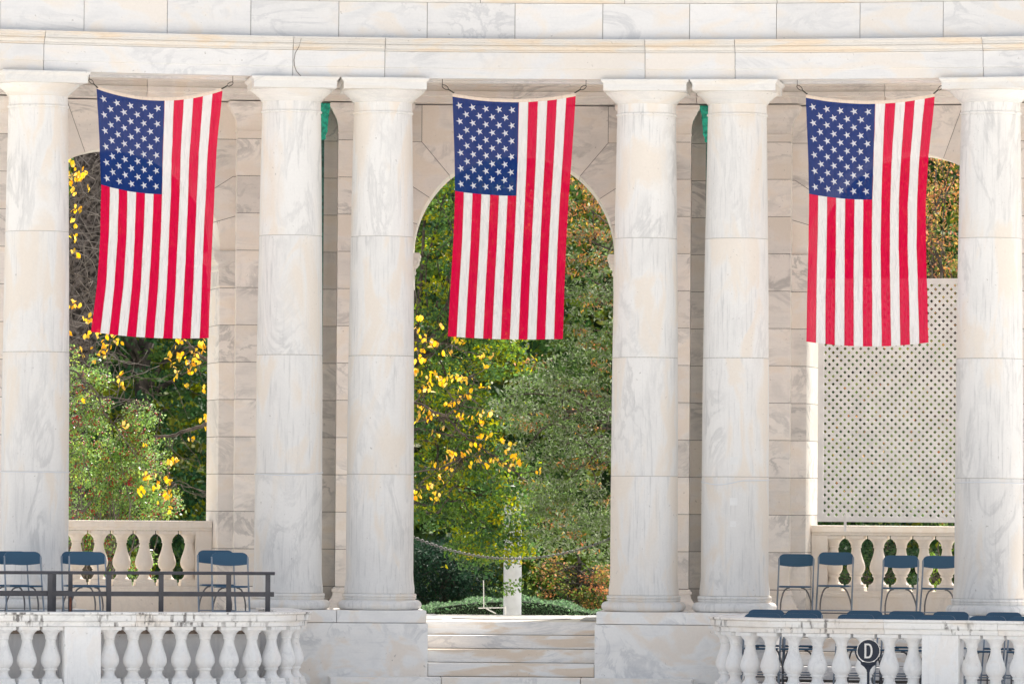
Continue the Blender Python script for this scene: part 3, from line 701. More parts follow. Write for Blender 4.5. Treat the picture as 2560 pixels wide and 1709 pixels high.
# ------------------------------------------------------------------ folding chairs
def make_chair():
    t = thing('folding_chair', (0, 0, 0), 'x', 'chair')
    # back rest: curved panel with rounded top corners
    mb = MB(); W_, n = .236, 20
    def outline(x):
        top = .885; r = .085; ax = abs(x)
        if ax > W_-r: dx = ax-(W_-r); top = .885 - (r - math.sqrt(max(0, r*r-dx*dx)))*1.0
        bot = .742 - .022*(1-(ax/W_)**2) if ax < W_*.93 else .742
        return bot, top
    for off, sg in ((-.006, 1), (.012, -1)):
        pass
    front = []; back = []
    xs = [-W_+2*W_*i/n for i in range(n+1)]; xs[0] += .0005; xs[-1] -= .0005
    rows = 6
    def pt(x, k, off):
        b, tt = outline(x); z = b+(tt-b)*k/rows
        y = .165 + (z-.8)*.18 + .030*(1-(x/W_)**2) + off
        return (x, y, z)
    base = len(mb.v)
    for off in (-.010, .012):
        for x in xs:
            for k in range(rows+1): mb.v.append(pt(x, k, off))
    st_ = (n+1)*(rows+1)
    for i in range(n):
        for k in range(rows):
            a = i*(rows+1)+k; b = a+rows+1
            mb.face((a, b, b+1, a+1), 0, True); mb.face((st_+a, st_+a+1, st_+b+1, st_+b), 0, True)
        for k in (0, rows):
            a = i*(rows+1)+k; b = a+rows+1; mb.face((a, st_+a, st_+b, b) if k == 0 else (a, b, st_+b, st_+a), 0, True)
    for i in (0, n):
        for k in range(rows):
            a = i*(rows+1)+k; mb.face((a, a+1, st_+a+1, st_+a) if i == 0 else (a, st_+a, st_+a+1, a+1), 0, True)
    br = mb.obj('backrest', M_BLUE, t, sharp=50)
    mb = MB()
    for s in (-1, 1): mb.lathe([(0, 0), (.006, 0), (.006, .008), (0, .008)], (0, 0, 0), 8); 
    mb.v = []; mb.f = []; mb.m = []; mb.b = []; mb.sm = []
    for s in (-1, 1):
        mb = MB(); c = Vector((s*.222, .148, .800)); mb.tube([c, c+Vector((0, -.006, 0))], .006, 8); mb.obj('rivet', M_TUBE, br)
    for s in (-1, 1):
        mb = MB(); mb.tube([(s*.224, .172, .83), (s*.224, .150, .74), (s*.226, .035, .47), (s*.230, -.22, .012)], .0115, 8); mb.obj('front_leg', M_TUBE, t)
        mb = MB(); mb.tube([(s*.075, .0, .452), (s*.105, .01, .446), (s*.135, .03, .425), (s*.160, .06, .385), (s*.188, .12, .30), (s*.200, .16, .235), (s*.212, .26, .012)], .0105, 8); mb.obj('rear_leg', M_TUBED, t)
    mb = MB()
    def rr(h, z):
        out = []
        for (cx, cy) in ((1, 1), (-1, 1), (-1, -1), (1, -1)):
            a0 = {(1, 1): 0, (-1, 1): PI/2, (-1, -1): PI, (1, -1): 1.5*PI}[(cx, cy)]
            for q in range(5): a = a0+PI/2*q/4; out.append((cx*(.205-.05-h)+.05*math.cos(a), -.035+cy*(.19-.05-h)+.05*math.sin(a), z + (-.02*(-.035+cy*.14+.05*math.sin(a)))))
        return out
    mb.loft([rr(.012, .452), rr(.0, .458), rr(.0, .470), rr(.008, .476)]); mb.obj('seat', M_BLUE, t)
    mb = MB(); mb.tube([(-.228, -.150, .16), (.228, -.150, .16)], .009, 6); mb.obj('crossbar', M_TUBE, t)
    mb = MB(); mb.tube([(-.208, .215, .12), (.208, .215, .12)], .009, 6); mb.obj('crossbar', M_TUBED, t)
    return t
chair0 = make_chair(); used = [False]
def chair(px, py, dr, z, label, yaw=.75, sc=1.0, group='blue folding chairs'):
    ph, _ = on_arc(px, py, dr+.16)
    o = chair0 if not used[0] else copy_tree(chair0); used[0] = True
    o.location = P(dr, ph, z); o.rotation_euler = (0, 0, -ph*yaw); o.scale = (1, 1, sc); o['label'] = label; o['group'] = group
    return o
g1 = 'blue folding chairs on the left stage'; g2 = 'blue folding chairs under the lattice screen'; g3 = 'blue folding chairs on the lower floor behind the right balustrade'
chair(54, 1400, -1.75, .0, 'blue folding chair at far left, front one of the pair cut by the left edge', group=g1)
chair(20, 1400, -1.35, .0, 'blue folding chair at far left, rear one of the pair cut by the left edge', group=g1)
chair(216, 1400, -1.75, .0, 'blue folding chair before the left rear balustrade, front one of its pair', group=g1)
chair(197, 1400, -1.35, .0, 'blue folding chair before the left rear balustrade, rear one of its pair', group=g1)
chair(573, 1400, -1.70, .0, 'blue folding chair beside the second column, front one of its pair near the railing end', group=g1)
chair(538, 1400, -1.30, .0, 'blue folding chair beside the second column, rear one of its pair near the railing end', sc=1.025, group=g1)
chair(1992, 1400, 1.25, .0, 'blue folding chair beside the fifth column, leftmost of the four under the lattice', group=g2)
chair(2091, 1400, 1.35, .0, 'blue folding chair under the lattice, second from left and slightly taller', sc=1.03, group=g2)
chair(2254, 1400, 1.05, .0, 'blue folding chair under the lattice, third from left with gaps on its left', sc=.995, group=g2)
chair(2353, 1400, 1.05, .0, 'blue folding chair under the lattice, partly hidden by the rightmost column', sc=.995, group=g2)
ords = ['first', 'second', 'third', 'fourth', 'fifth', 'sixth', 'seventh']
for k, c in enumerate([567, 822, 1205, 1485, 1760, 2105, 2382]):
    chair(1700+c/2.7314, 1530, -2.72, -.70 + .0, 'blue folding chair in the near row behind the right balustrade, %s from left' % ords[k], group=g3, sc=1.015)
for k, c in enumerate([592, 850, 1265, 1552, 1855, 2217, 2490]):
    chair(1700+c/2.7314, 1530, -1.95, -.70, 'blue folding chair in the far row behind the right balustrade, %s from left' % ords[k], group=g3, sc=1.05)

# ------------------------------------------------------------------ dark railing on the stage
rl = thing('metal_railing', P(-2.9, -.22, 0), 'dark grey metal railing with two bars along the front of the left stage', 'railing')
RR = -2.92
def rphi(px, y=1480, dr=RR): return on_arc(px, y, dr)[0]
mb = MB(); a, b = -.46, rphi(687, 1430); mb.tube([P(RR, a+(b-a)*i/16, .648) for i in range(17)], .021, 10); mb.obj('handrail', M_RAIL, rl)
mb = MB(); b2 = rphi(685); mb.polar([(RR-.012, .366), (RR+.012, .366), (RR+.012, .423), (RR-.012, .423)], a, b2, 16); mb.obj('mid_rail', M_RAIL, rl)
for px in (-60, 124, 271, 402, 571, 669):
    f = Fr(rphi(px)); mb = MB(); mb.box(f, -.030, .030, RR-.028, RR-.013, .0, .632); mb.obj('post', M_RAIL, rl)
r2 = thing('metal_railing', P(-2.3, -.3, 0), 'short dark grey railing segment just behind the main railing, rust on one post', 'railing')
R2 = -2.35
b = rphi(181, 1430, R2)
mb = MB(); mb.tube([P(R2, -.46+(b+.46)*i/8, .640) for i in range(9)], .019, 8); mb.obj('handrail', M_RAIL, r2)
mb = MB(); mb.polar([(R2-.012, .365), (R2+.012, .365), (R2+.012, .42), (R2-.012, .42)], -.46, b, 8); mb.obj('mid_rail', M_RAIL, r2)
m_rust = plain('rusty_steel', (.16, .06, .035), .8, var=.6, sc=9)
for k, px in enumerate((134, 175)):
    f = Fr(rphi(px, 1480, R2)); mb = MB(); mb.box(f, -.026, .026, R2-.028, R2-.013, .0, .625); po = mb.obj('post', M_RAIL, r2)
    if k == 1:
        mb = MB(); mb.v = [tuple(f(u, R2-.0295, z)) for u, z in ((-.008, .08), (.006, .07), (.012, .22), (.016, .30), (.010, .34), (-.012, .335), (-.014, .25))]; mb.face(range(7)); mb.obj('rust_stain', m_rust, po)

# ------------------------------------------------------------------ letter sign
sp_ = at_depth(2171, 1625.6, 65.2); s = 65.2/F
sg = thing('section_sign', (sp_.x, sp_.y, -.96), 'round navy sign with a pale letter D on a thin dark post', 'sign')
def disc(r, y0, y1, n=48): return [[(sp_.x+r*math.cos(2*PI*i/n), y, sp_.z+r*math.sin(2*PI*i/n)) for i in range(n)] for y in (y0, y1)]
mb = MB(); mb.loft(disc(.1325, sp_.y-.010, sp_.y+.012)); dp = mb.obj('disc', M_NAVY, sg)
mb = MB(); n = 56
for i in range(n+1):
    a = 2*PI*i/n
    for r, y in ((.1285, -.0115), (.1345, -.0125), (.1345, .004), (.1285, .004)): mb.v.append((sp_.x+r*math.cos(a), sp_.y+y, sp_.z+r*math.sin(a)))
for i in range(n):
    for j in range(4): mb.face((i*4+j, i*4+(j+1) % 4, i*4+4+(j+1) % 4, i*4+4+j), 0, True)
mb.obj('rim', M_WHITE, dp)
# letter D
mb = MB(); h, w0 = .0855, .047; st_w = .0215
outer = [(-w0, h), (-.006, h)]; 
def dcurve(rx, ry, x0, n=14): return [(x0+rx*math.sin(PI*i/n)**.8 if 0 < i < n else x0, ry*math.cos(PI*i/n)) for i in range(n+1)]
oc = dcurve(w0+.006, h, -.006); ic = dcurve(w0+.006-st_w, h-st_w*.9, -.006)
vo = [(-w0, h)] + oc + [(-w0, -h)]; vi = [(-w0+st_w, h-st_w*.9)] + ic + [(-w0+st_w, -h+st_w*.9)]
k = len(vo)
for y in (-.0165, -.0105):
    for pts_ in (vo, vi): mb.v += [(sp_.x+x, sp_.y+y, sp_.z+z) for x, z in pts_]
for i in range(k):
    j = (i+1) % k
    mb.face((i, j, k+j, k+i)); mb.face((i, 2*k+i, 2*k+j, j)); mb.face((k+i, k+j, 3*k+j, 3*k+i))
mb.obj('letter', M_LETTER, dp)
mb = MB()
for s_ in (-1, 1):
    pts_ = [Vector((sp_.x+.150*s_*math.cos(a), sp_.y, sp_.z-.150*math.sin(a))) for a in [PI/2*q/8*.62 for q in range(9)]]
    pts_ += [Vector((sp_.x+s_*.075, sp_.y, sp_.z-.150)), Vector((sp_.x+s_*.035, sp_.y, sp_.z-.175)), Vector((sp_.x+s_*.012, sp_.y, sp_.z-.21))]
    mb.tube(pts_, [.007]+[.009]*8+[.014, .018, .016], 8)
mb.loft([[(sp_.x-.075, sp_.y-.006, sp_.z-.128), (sp_.x+.075, sp_.y-.006, sp_.z-.128), (sp_.x+.018, sp_.y-.006, sp_.z-.20), (sp_.x-.018, sp_.y-.006, sp_.z-.20)], [(sp_.x-.075, sp_.y+.008, sp_.z-.128), (sp_.x+.075, sp_.y+.008, sp_.z-.128), (sp_.x+.018, sp_.y+.008, sp_.z-.20), (sp_.x-.018, sp_.y+.008, sp_.z-.20)]])
mb.obj('yoke', M_NAVY, sg)
mb = MB(); mb.lathe([(.016, -.96-sp_.z), (.016, -.245), (.020, -.24), (.023, -.225), (.020, -.21), (.022, -.195), (.022, -.18), (.015, -.165)], (sp_.x, sp_.y, sp_.z), 14); mb.obj('post', M_NAVY, sg)

# ------------------------------------------------------------------ cables on columns, patches, chain
def cable(ci, ys, label, ridged=None):
    o = COLS[ci]; ph = CPHI[ci]; c = P(0, ph, 0); fr = Fr(ph); pts_ = []
    n = 40; rad = .432
    for i in range(n+1):
        a = 2*PI*i/n; u = math.sin(a)*rad; v = -math.cos(a)*rad
        fx = (u/rad+1)/2 if v < 0 else .5+.5*u/rad
        z = ys(fx) if v < .05 else ys(fx)+.0
        pts_.append(fr(u, v, z))
    mb = MB(); mb.tube(pts_, .008, 6)
    tag(mb.obj('column_cable', M_CABLE), label, 'cable', 'white cables tied round the columns')
cable(1, lambda f: 1.865-.012*math.sin(f*PI*1.3)+.04*max(0, f-.75)**1.2*4*.5, 'white cable tied round the second column below its middle')
cable(4, lambda f: 1.81-.045*math.sin(min(1, f*1.6)*PI)*(1 if f < .62 else 0)+.02*f, 'white cable sagging round the fifth column above its square patches')
cable(5, lambda f: 1.81+.012*math.sin(f*PI), 'white cable tied round the rightmost column')
cable(0, lambda f: 1.868+.0*f, 'white cable tied round the leftmost column')
m_patch = plain('white_patch_marble', (.80, .80, .795), .5, var=.03)
for (px, py, h) in ((1835, 1151, .047), (1834, 1253, .046), (1833, 1309, .036)):
    ph, z = on_arc(px, py, -.42); f = Fr(CPHI[4]); u = (ph-CPHI[4])*(RHO-.42)
    mb = MB(); R_ = lerp_prof(ENT, z)+.0025; g = []
    for q in range(7):
        uu = u-h+2*h*q/6; g.append([f(uu, -math.sqrt(R_*R_-uu*uu), z-h), f(uu, -math.sqrt(R_*R_-uu*uu), z+h), f(uu, -math.sqrt(R_*R_-uu*uu)+.01, z+h), f(uu, -math.sqrt(R_*R_-uu*uu)+.01, z-h)])
    mb.loft(g); o = mb.obj('patch', m_patch); o.parent = kids(COLS[4])[0] if False else COLS[4]
    o.matrix_parent_inverse = Matrix.Identity(4)
    inv = (Matrix.Translation(COLS[4].location) @ Matrix.Rotation(COLS[4].rotation_euler[2], 4, 'Z')).inverted(); o.data.transform(inv)
pa = frC(-1.33, 2.86, 0); pb = frC(1.33, 2.86, 0)
_, zl = on_arc(1035, 1342, 2.86); _, zr = on_arc(1524, 1345, 2.86); _, zm = on_arc(1283, 1395.7, 2.86)
ch = MB(); NL = 86
def cpt(k):
    p = pa.lerp(pb, k); e = (2*k-1)*1.02; p.z = zm + ((zl+zr)/2-zm)*e*e + (zr-zl)*(k-.5)*.5; return p
for i in range(NL):
    a, b = cpt(i/NL), cpt((i+1)/NL); c = (a+b)/2; e = (b-a).normalized(); L_ = (b-a).length
    nn = Vector((0, 1, 0)) if i % 2 else e.cross(Vector((0, 1, 0)))
    ch.tube([c + e*L_*.72*math.cos(x) + nn*.014*math.sin(x) for x in [2*PI*q/10 for q in range(11)]], .0058, 5)
tag(ch.obj('metal_chain', M_CHAIN), 'sagging metal chain across the centre arch opening', 'chain')

# ------------------------------------------------------------------ vegetation
def leaves(name, cen, size, mat, cols, parent=None, aspect=.5, up=None, hang=None, shape=4, jit=.35, kind=None, normal_bias=.5, dirs=None):
    n = len(cen); cen = np.asarray(cen, dtype=np.float64)
    a = RNG.normal(size=(n, 3)); 
    if hang is not None: a = a*(1-hang) + np.array([0, 0, -1.0])*hang*1.6
    if dirs is not None: a = a*.45 + np.asarray(dirs)
    a /= np.linalg.norm(a, axis=1)[:, None]
    nm = RNG.normal(size=(n, 3)); nm[:, 2] = np.abs(nm[:, 2]) + normal_bias
    nm -= (nm*a).sum(1)[:, None]*a; nm /= np.linalg.norm(nm, axis=1)[:, None]
    b = np.cross(nm, a)
    sz = (size*(1+jit*RNG.uniform(-1, 1, n)))[:, None] if not hasattr(size, '__len__') else np.asarray(size)[:, None]
    if shape == 4: T = [(0, 0, 0), (.45, .5*aspect, .06), (1, 0, -.05), (.45, -.5*aspect, .06)]
    else: T = [(0, 0, 0), (.25, .44*aspect, .04), (.55, .5*aspect, .06), (.82, .28*aspect, .03), (1.03, 0, -.06), (.82, -.28*aspect, .03), (.55, -.5*aspect, .06), (.25, -.44*aspect, .04)]
    k = len(T); V = np.zeros((n, k, 3))
    for i, (x, y, z) in enumerate(T): V[:, i] = cen + sz*(a*(x-.5) + b*y + nm*z)
    off = np.array(parent.location) if parent else np.zeros(3)
    V -= off
    me = bpy.data.meshes.new(name); me.vertices.add(n*k); me.vertices.foreach_set('co', V.astype(np.float32).ravel())
    me.loops.add(n*k); me.loops.foreach_set('vertex_index', np.arange(n*k, dtype=np.int32))
    me.polygons.add(n); me.polygons.foreach_set('loop_start', (np.arange(n)*k).astype(np.int32)); me.polygons.foreach_set('loop_total', np.full(n, k, dtype=np.int32))
    me.update(calc_edges=True)
    at = me.attributes.new('col', 'FLOAT_COLOR', 'FACE'); c4 = np.ones((n, 4), dtype=np.float32); c4[:, :3] = np.clip(np.asarray(cols)*(1.0 if mat is M_YLEAF else 1.3), 0, .95); at.data.foreach_set('color', c4.ravel())
    me.materials.append(mat); o = bpy.data.objects.new(name, me); SC.collection.objects.link(o)
    if parent: o.parent = parent
    if kind: o['kind'] = kind
    return o
def clusters(cc, per, rad, flat=.6):
    cc = np.asarray(cc); n = len(cc); k = np.repeat(np.arange(n), per)
    d = RNG.normal(size=(n*per, 3)); d /= np.linalg.norm(d, axis=1)[:, None]; d *= (RNG.uniform(.15, 1, n*per)**.6)[:, None]
    d[:, 2] *= flat
    return cc[k] + d*np.asarray(rad if hasattr(rad, '__len__') else np.full(n, rad))[k][:, None], k
def palette(pal, k, n, jit=.22, leafmix=.25):
    pal = np.array(pal); base = pal[RNG.integers(0, len(pal), n)]
    c = base[k]; alt = pal[RNG.integers(0, len(pal), len(k))]; m = (RNG.uniform(size=len(k)) < leafmix)[:, None]
    c = np.where(m, alt, c)*(1+jit*RNG.normal(size=(len(k), 1))); return np.clip(c, .002, .95)
def limb(mb, a, b, r0, r1, bend=.15, n=7, seg=7):
    a, b = Vector(a), Vector(b); L_ = (b-a).length; o = Vector(RNG.normal(size=3))*L_*bend*.5; pts_ = []
    for i in range(n+1):
        k = i/n; p = a.lerp(b, k) + o*math.sin(PI*k) + Vector(RNG.normal(size=3))*L_*.012; pts_.append(p)
    pts_[0] = a; pts_[-1] = b
    mb.tube(pts_, [r0+(r1-r0)*(i/n) for i in range(n+1)], seg); return pts_
def volume_points(n, boxes):
    """random points in ellipsoids (cx,cy,cz,rx,ry,rz,weight)"""
    out = []; w_ = np.array([b[6] for b in boxes]); w_ = w_/w_.sum(); pick = RNG.choice(len(boxes), n, p=w_)
    for i in pick:
        b = boxes[i]; d = RNG.normal(size=3); d /= np.linalg.norm(d); d *= RNG.uniform(.1, 1)**.45
        out.append((b[0]+d[0]*b[3], b[1]+d[1]*b[4], b[2]+d[2]*b[5]))
    return np.array(out)
GZ = -.42
def tree(name, label, cat, base, boxes, ncl, per, rad, size, pal, mat=M_LEAF, bark=M_BARK, trunk_r=.16, nl=26, aspect=.5, flat=.55, group=None, leafn='foliage', shape=4, colfn=None, jit=.22, hang=None, leafmix=.25, top=None, normal_bias=.5):
    t = thing(name, base, label, cat, group)
    cc = volume_points(ncl, boxes); pos, k = clusters(cc, per, rad*RNG.uniform(.6, 1.3, ncl), flat)
    keep = pos[:, 2] > GZ+.05; pos, k = pos[keep], k[keep]
    cols = palette(pal, k, ncl, jit, leafmix) if colfn is None else colfn(pos, cc[k], k)
    leaves(leafn, pos, size, mat, cols, t, aspect, shape=shape, hang=hang, normal_bias=normal_bias)
    mb = MB(); bs = Vector(base); c0 = np.mean([b[:3] for b in boxes], axis=0); tp = Vector(top) if top else Vector((bs.x*.6+c0[0]*.4, bs.y*.6+c0[1]*.4, c0[2]+.5))
    tr = limb(mb, bs, tp, trunk_r, trunk_r*.45, .06, 9, 10)
    hi_ = [i for i in range(ncl) if cc[i][2] > 1.6 or c0[2] < 1.8]
    for i in RNG.choice(hi_, min(nl, len(hi_)), replace=False):
        e = Vector(cc[i]); j = int(np.clip(2+((e.z-bs.z)/max(.5, (tp.z-bs.z)))*6, 2, 8)); pp = limb(mb, tr[j], e, trunk_r*.26, .007, .22, 8, 6)
        for q in range(3):
            e2 = Vector(cc[RNG.integers(0, ncl)])
            if (e2-e).length < 1.3: limb(mb, pp[RNG.integers(3, 7)], e2, .012, .004, .3, 5, 5)
    mb.obj('trunk', bark, t, sharp=180)
    return t
def X(px, y, py=1000): return at_depth(px, py, y)
def box_px(x0, x1, y0, y1, d, ry=1.0, wgt=1.0):
    a = at_depth(x0, y1, d); b = at_depth(x1, y0, d); return ((a.x+b.x)/2, d, (a.z+b.z)/2, abs(b.x-a.x)/2, ry, abs(b.z-a.z)/2, wgt)
GREENS = [(.08, .14, .03), (.05, .10, .018), (.065, .125, .03), (.04, .085, .025), (.10, .16, .02), (.06, .12, .04), (.03, .07, .03)]
# centre-left green tree
tree('broadleaf_tree', 'green broadleaf tree with dark forked limbs, left half of the centre arch', 'tree', (X(930, 82).x, 82.5, GZ),
     [box_px(1000, 1330, 350, 760, 81.5, 1.3, 1.2), box_px(960, 1340, 700, 1180, 81.2, 1.3, 1.7), box_px(980, 1390, 1100, 1370, 80.8, 1.1, 1.5), box_px(1120, 1340, 1340, 1430, 80.4, .6, .35), box_px(1262, 1306, 1440, 1520, 80.2, .2, .02), box_px(700, 1500, -500, 400, 81.5, 1.8, .6)],  # last ellipsoid: unseen crown top, added to keep sun off the platform
     700, 38, .25, .074, GREENS + [(.17, .20, .01), (.24, .22, .01)], trunk_r=.15, nl=34, mat=M_GLOSS, leafmix=.15)
# right-hand grey-green to russet tree
def russet(pos, cc, k):
    n = len(pos); h = cc[:, 2]; c = np.array([(.085, .13, .045)]*n); g2_ = np.array([(.15, .175, .12)]*n)
    m = RNG.uniform(size=(n, 1)); c = np.where(m < .35, g2_, c)
    u = RNG.uniform(size=n); band = np.clip((h-3.6)/2.2, 0, 1)*.65 + .07
    cl = ((cc[:, 0]*7.3+cc[:, 2]*5.1) % 1.0)
    red = (cl < band) & (u < .75)
    pal = np.array([(.26, .10, .05), (.28, .14, .04), (.20, .11, .07), (.32, .21, .04), (.16, .12, .07)])
    c[red] = pal[RNG.integers(0, 5, red.sum())]
    return np.clip(c*(1+.25*RNG.normal(size=(n, 1))), .003, .9)
tree('russet_tree', 'grey-green tree turning russet at the top, right half of the centre arch', 'tree', (X(1640, 80).x, 80.2, GZ),
     [box_px(1330, 1600, 360, 700, 79.6, 1.0, 1.0), box_px(1380, 1620, 620, 960, 79.0, .9, 1.0), box_px(1230, 1600, 880, 1190, 79.2, .9, 1.6), box_px(1290, 1600, 1130, 1420, 79.3, .8, 1.4), box_px(1350, 2350, -500, 330, 80.6, 2.2, .8)],  # last ellipsoid: canopy out of view, added to block sun from the floor
     520, 48, .28, .066, None, trunk_r=.12, nl=30, aspect=.36, colfn=russet, mat=M_LEAF, flat=.38)
# orange shrub and conifer behind the hedge
tree('orange_shrub', 'orange and green autumn shrub right of the pale post', 'shrub', (X(1450, 88).x, 88, GZ), [box_px(1330, 1440, 1370, 1540, 88, .6, .6), box_px(1430, 1560, 1390, 1560, 87.6, .7, 1.0)],
     120, 30, .22, .055, [(.30, .13, .06), (.26, .16, .05), (.10, .14, .03), (.13, .16, .04), (.30, .16, .09), (.08, .12, .03), (.07, .11, .03)], trunk_r=.05, nl=14)
tree('dark_conifer_shrub', 'dark bluish green conifer behind the hedge, left of the pale post', 'shrub', (X(1100, 89).x, 89, GZ), [box_px(980, 1240, 1340, 1560, 89, 1.0, 1.0)],
     230, 50, .24, .07, [(.018, .045, .028), (.03, .07, .04), (.012, .03, .02)], mat=M_DARKLEAF, trunk_r=.07, nl=8, aspect=.3)
# hedge: leafy clipped mound
hd = thing('clipped_hedge', (X(1280, 84.9).x, 84.9, GZ), 'low clipped dark green hedge beyond the floor of the centre arch', 'hedge')
def hz(x):
    px = 1280+x*F/84.5; return -.13 + .17*math.exp(-((px-1235)/110)**2) + .13*math.exp(-((px-1370)/90)**2) + .06*math.exp(-((px-1120)/60)**2)
pts_ = []
for i in range(15000):
    x = RNG.uniform(-2.6, 2.6); y = RNG.uniform(84.4, 86.0); top = hz(x)+.03*math.sin(x*9)+.02*math.sin(x*23+y*7)
    z = top - abs(RNG.normal())*.05 if RNG.uniform() < .6 else RNG.uniform(GZ, top); 
    if z < top-.08: y = 84.4+abs(RNG.normal())*.06
    pts_.append((x, y, z))
kk = RNG.integers(0, 400, len(pts_))
leaves('foliage', pts_, .040, M_LEAF, palette([(.08, .15, .07), (.11, .18, .09), (.14, .20, .12), (.06, .11, .06)], kk, 400, .25, .6), hd, aspect=.55)
mb = MB()
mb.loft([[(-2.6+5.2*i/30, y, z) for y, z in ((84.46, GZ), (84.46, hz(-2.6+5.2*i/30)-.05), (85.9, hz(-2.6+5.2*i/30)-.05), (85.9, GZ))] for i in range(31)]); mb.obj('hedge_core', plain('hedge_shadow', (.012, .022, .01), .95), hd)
# berry bush in the left arch
BY = 79.4
bb = thing('berry_bush', (X(200, BY).x, BY, GZ), 'glossy green bush with red berries filling the lower left arch', 'bush')
bx = [box_px(60, 330, 1010, 1420, BY, .9, 2.2), box_px(240, 425, 1060, 1330, BY, .7, 1.1), box_px(205, 270, 890, 1080, BY, .25, .22), box_px(300, 400, 1000, 1120, BY, .3, .22), box_px(150, 215, 870, 1100, BY, .3, .22), box_px(380, 470, 1230, 1300, BY, .3, .12), box_px(60, 400, 1290, 1560, BY, .8, .9), box_px(395, 440, 1095, 1150, BY, .2, .04)]
cc = volume_points(700, bx); pos, k = clusters(cc, 40, .16*RNG.uniform(.5, 1.3, 700), .8)
leaves('foliage', pos, .042, M_HOLLY, palette([(.12, .21, .05), (.17, .27, .06), (.09, .17, .04), (.24, .31, .06), (.18, .26, .11), (.12, .20, .06)], k, 700, .28, .3), bb, aspect=.55)
bp_, k2 = clusters(cc[RNG.choice(700, 560)], 6, .10, .8)
ico = np.array([(0, 0, 1), (.94, 0, .33), (-.47, .81, .33), (-.47, -.81, .33), (0, 0, -1), (.47, .81, -.33), (.47, -.81, -.33), (-.94, 0, -.33)])
mb = MB()
for p in bp_:
    n = len(mb.v); c = np.array(p); mb.v += [tuple(c+q*.0135) for q in ico]
    for f in ((0, 1, 2), (0, 2, 3), (0, 3, 1), (4, 5, 6), (4, 6, 7), (4, 7, 5), (1, 6, 5), (1, 5, 2), (2, 5, 7), (2, 7, 3), (3, 7, 6), (3, 6, 1)): mb.face([n+i for i in f], 0, True)
mb.obj('berries', M_BERRY, bb, sharp=180)['kind'] = 'stuff'
mb = MB()
for i in RNG.choice(700, 70, replace=False): limb(mb, (X(190, BY).x+RNG.normal()*.1, BY, GZ), cc[i], .018, .004, .2, 7, 5)
limb(mb, at_depth(175, 1300, BY-.6), at_depth(235, 1240, BY-.5), .03, .015, .1, 6, 7)
mb.obj('stems', M_TWIG, bb, sharp=180)
# big trunk in the left arch
TY = 85.0
bt = thing('big_tree_trunk', (X(120, TY).x, TY, GZ), 'thick dark ridged tree trunk laced with bare twigs in the left arch', 'tree')
mb = MB(); cl_ = [(140, 1420, 62), (150, 1150, 60), (165, 950, 52), (195, 800, 46), (212, 620, 44), (226, 460, 42), (236, 300, 40), (243, 100, 36)]
rings = []; seg = 40
for q in range(61):
    t_ = q/60*(len(cl_)-1); i = min(int(t_), len(cl_)-2); kf = t_-i; a, b = cl_[i], cl_[i+1]
    px, py, hw = [a[m]+(b[m]-a[m])*kf for m in range(3)]
    c = at_depth(px, py, TY); R_ = hw*TY/F
    rings.append([(c.x+(R_*(1+.10*math.sin(9*th_+2*math.sin(py*.011))+.05*math.sin(21*th_+py*.02)))*math.cos(th_), c.y+R_*math.sin(th_), c.z) for th_ in [2*PI*j/seg for j in range(seg)]])
mb.loft(rings, 0, True); mb.obj('trunk', M_BARKG, bt, sharp=180)
mb = MB()
for i in range(150):
    px, py = RNG.uniform(150, 300), RNG.uniform(340, 1050); a = at_depth(px, py, TY-.7-RNG.uniform(0, 1.2)); L_ = RNG.uniform(.3, .9); ang = RNG.normal()*.5+(1.2 if RNG.uniform() < .5 else .3)
    b = a + Vector((L_*math.cos(ang)*(1 if RNG.uniform() < .5 else -1), RNG.normal()*.1, L_*math.sin(ang)))
    pp = limb(mb, a, b, .007, .003, .35, 6, 4)
mb.obj('twigs', M_TWIG, bt, sharp=180)
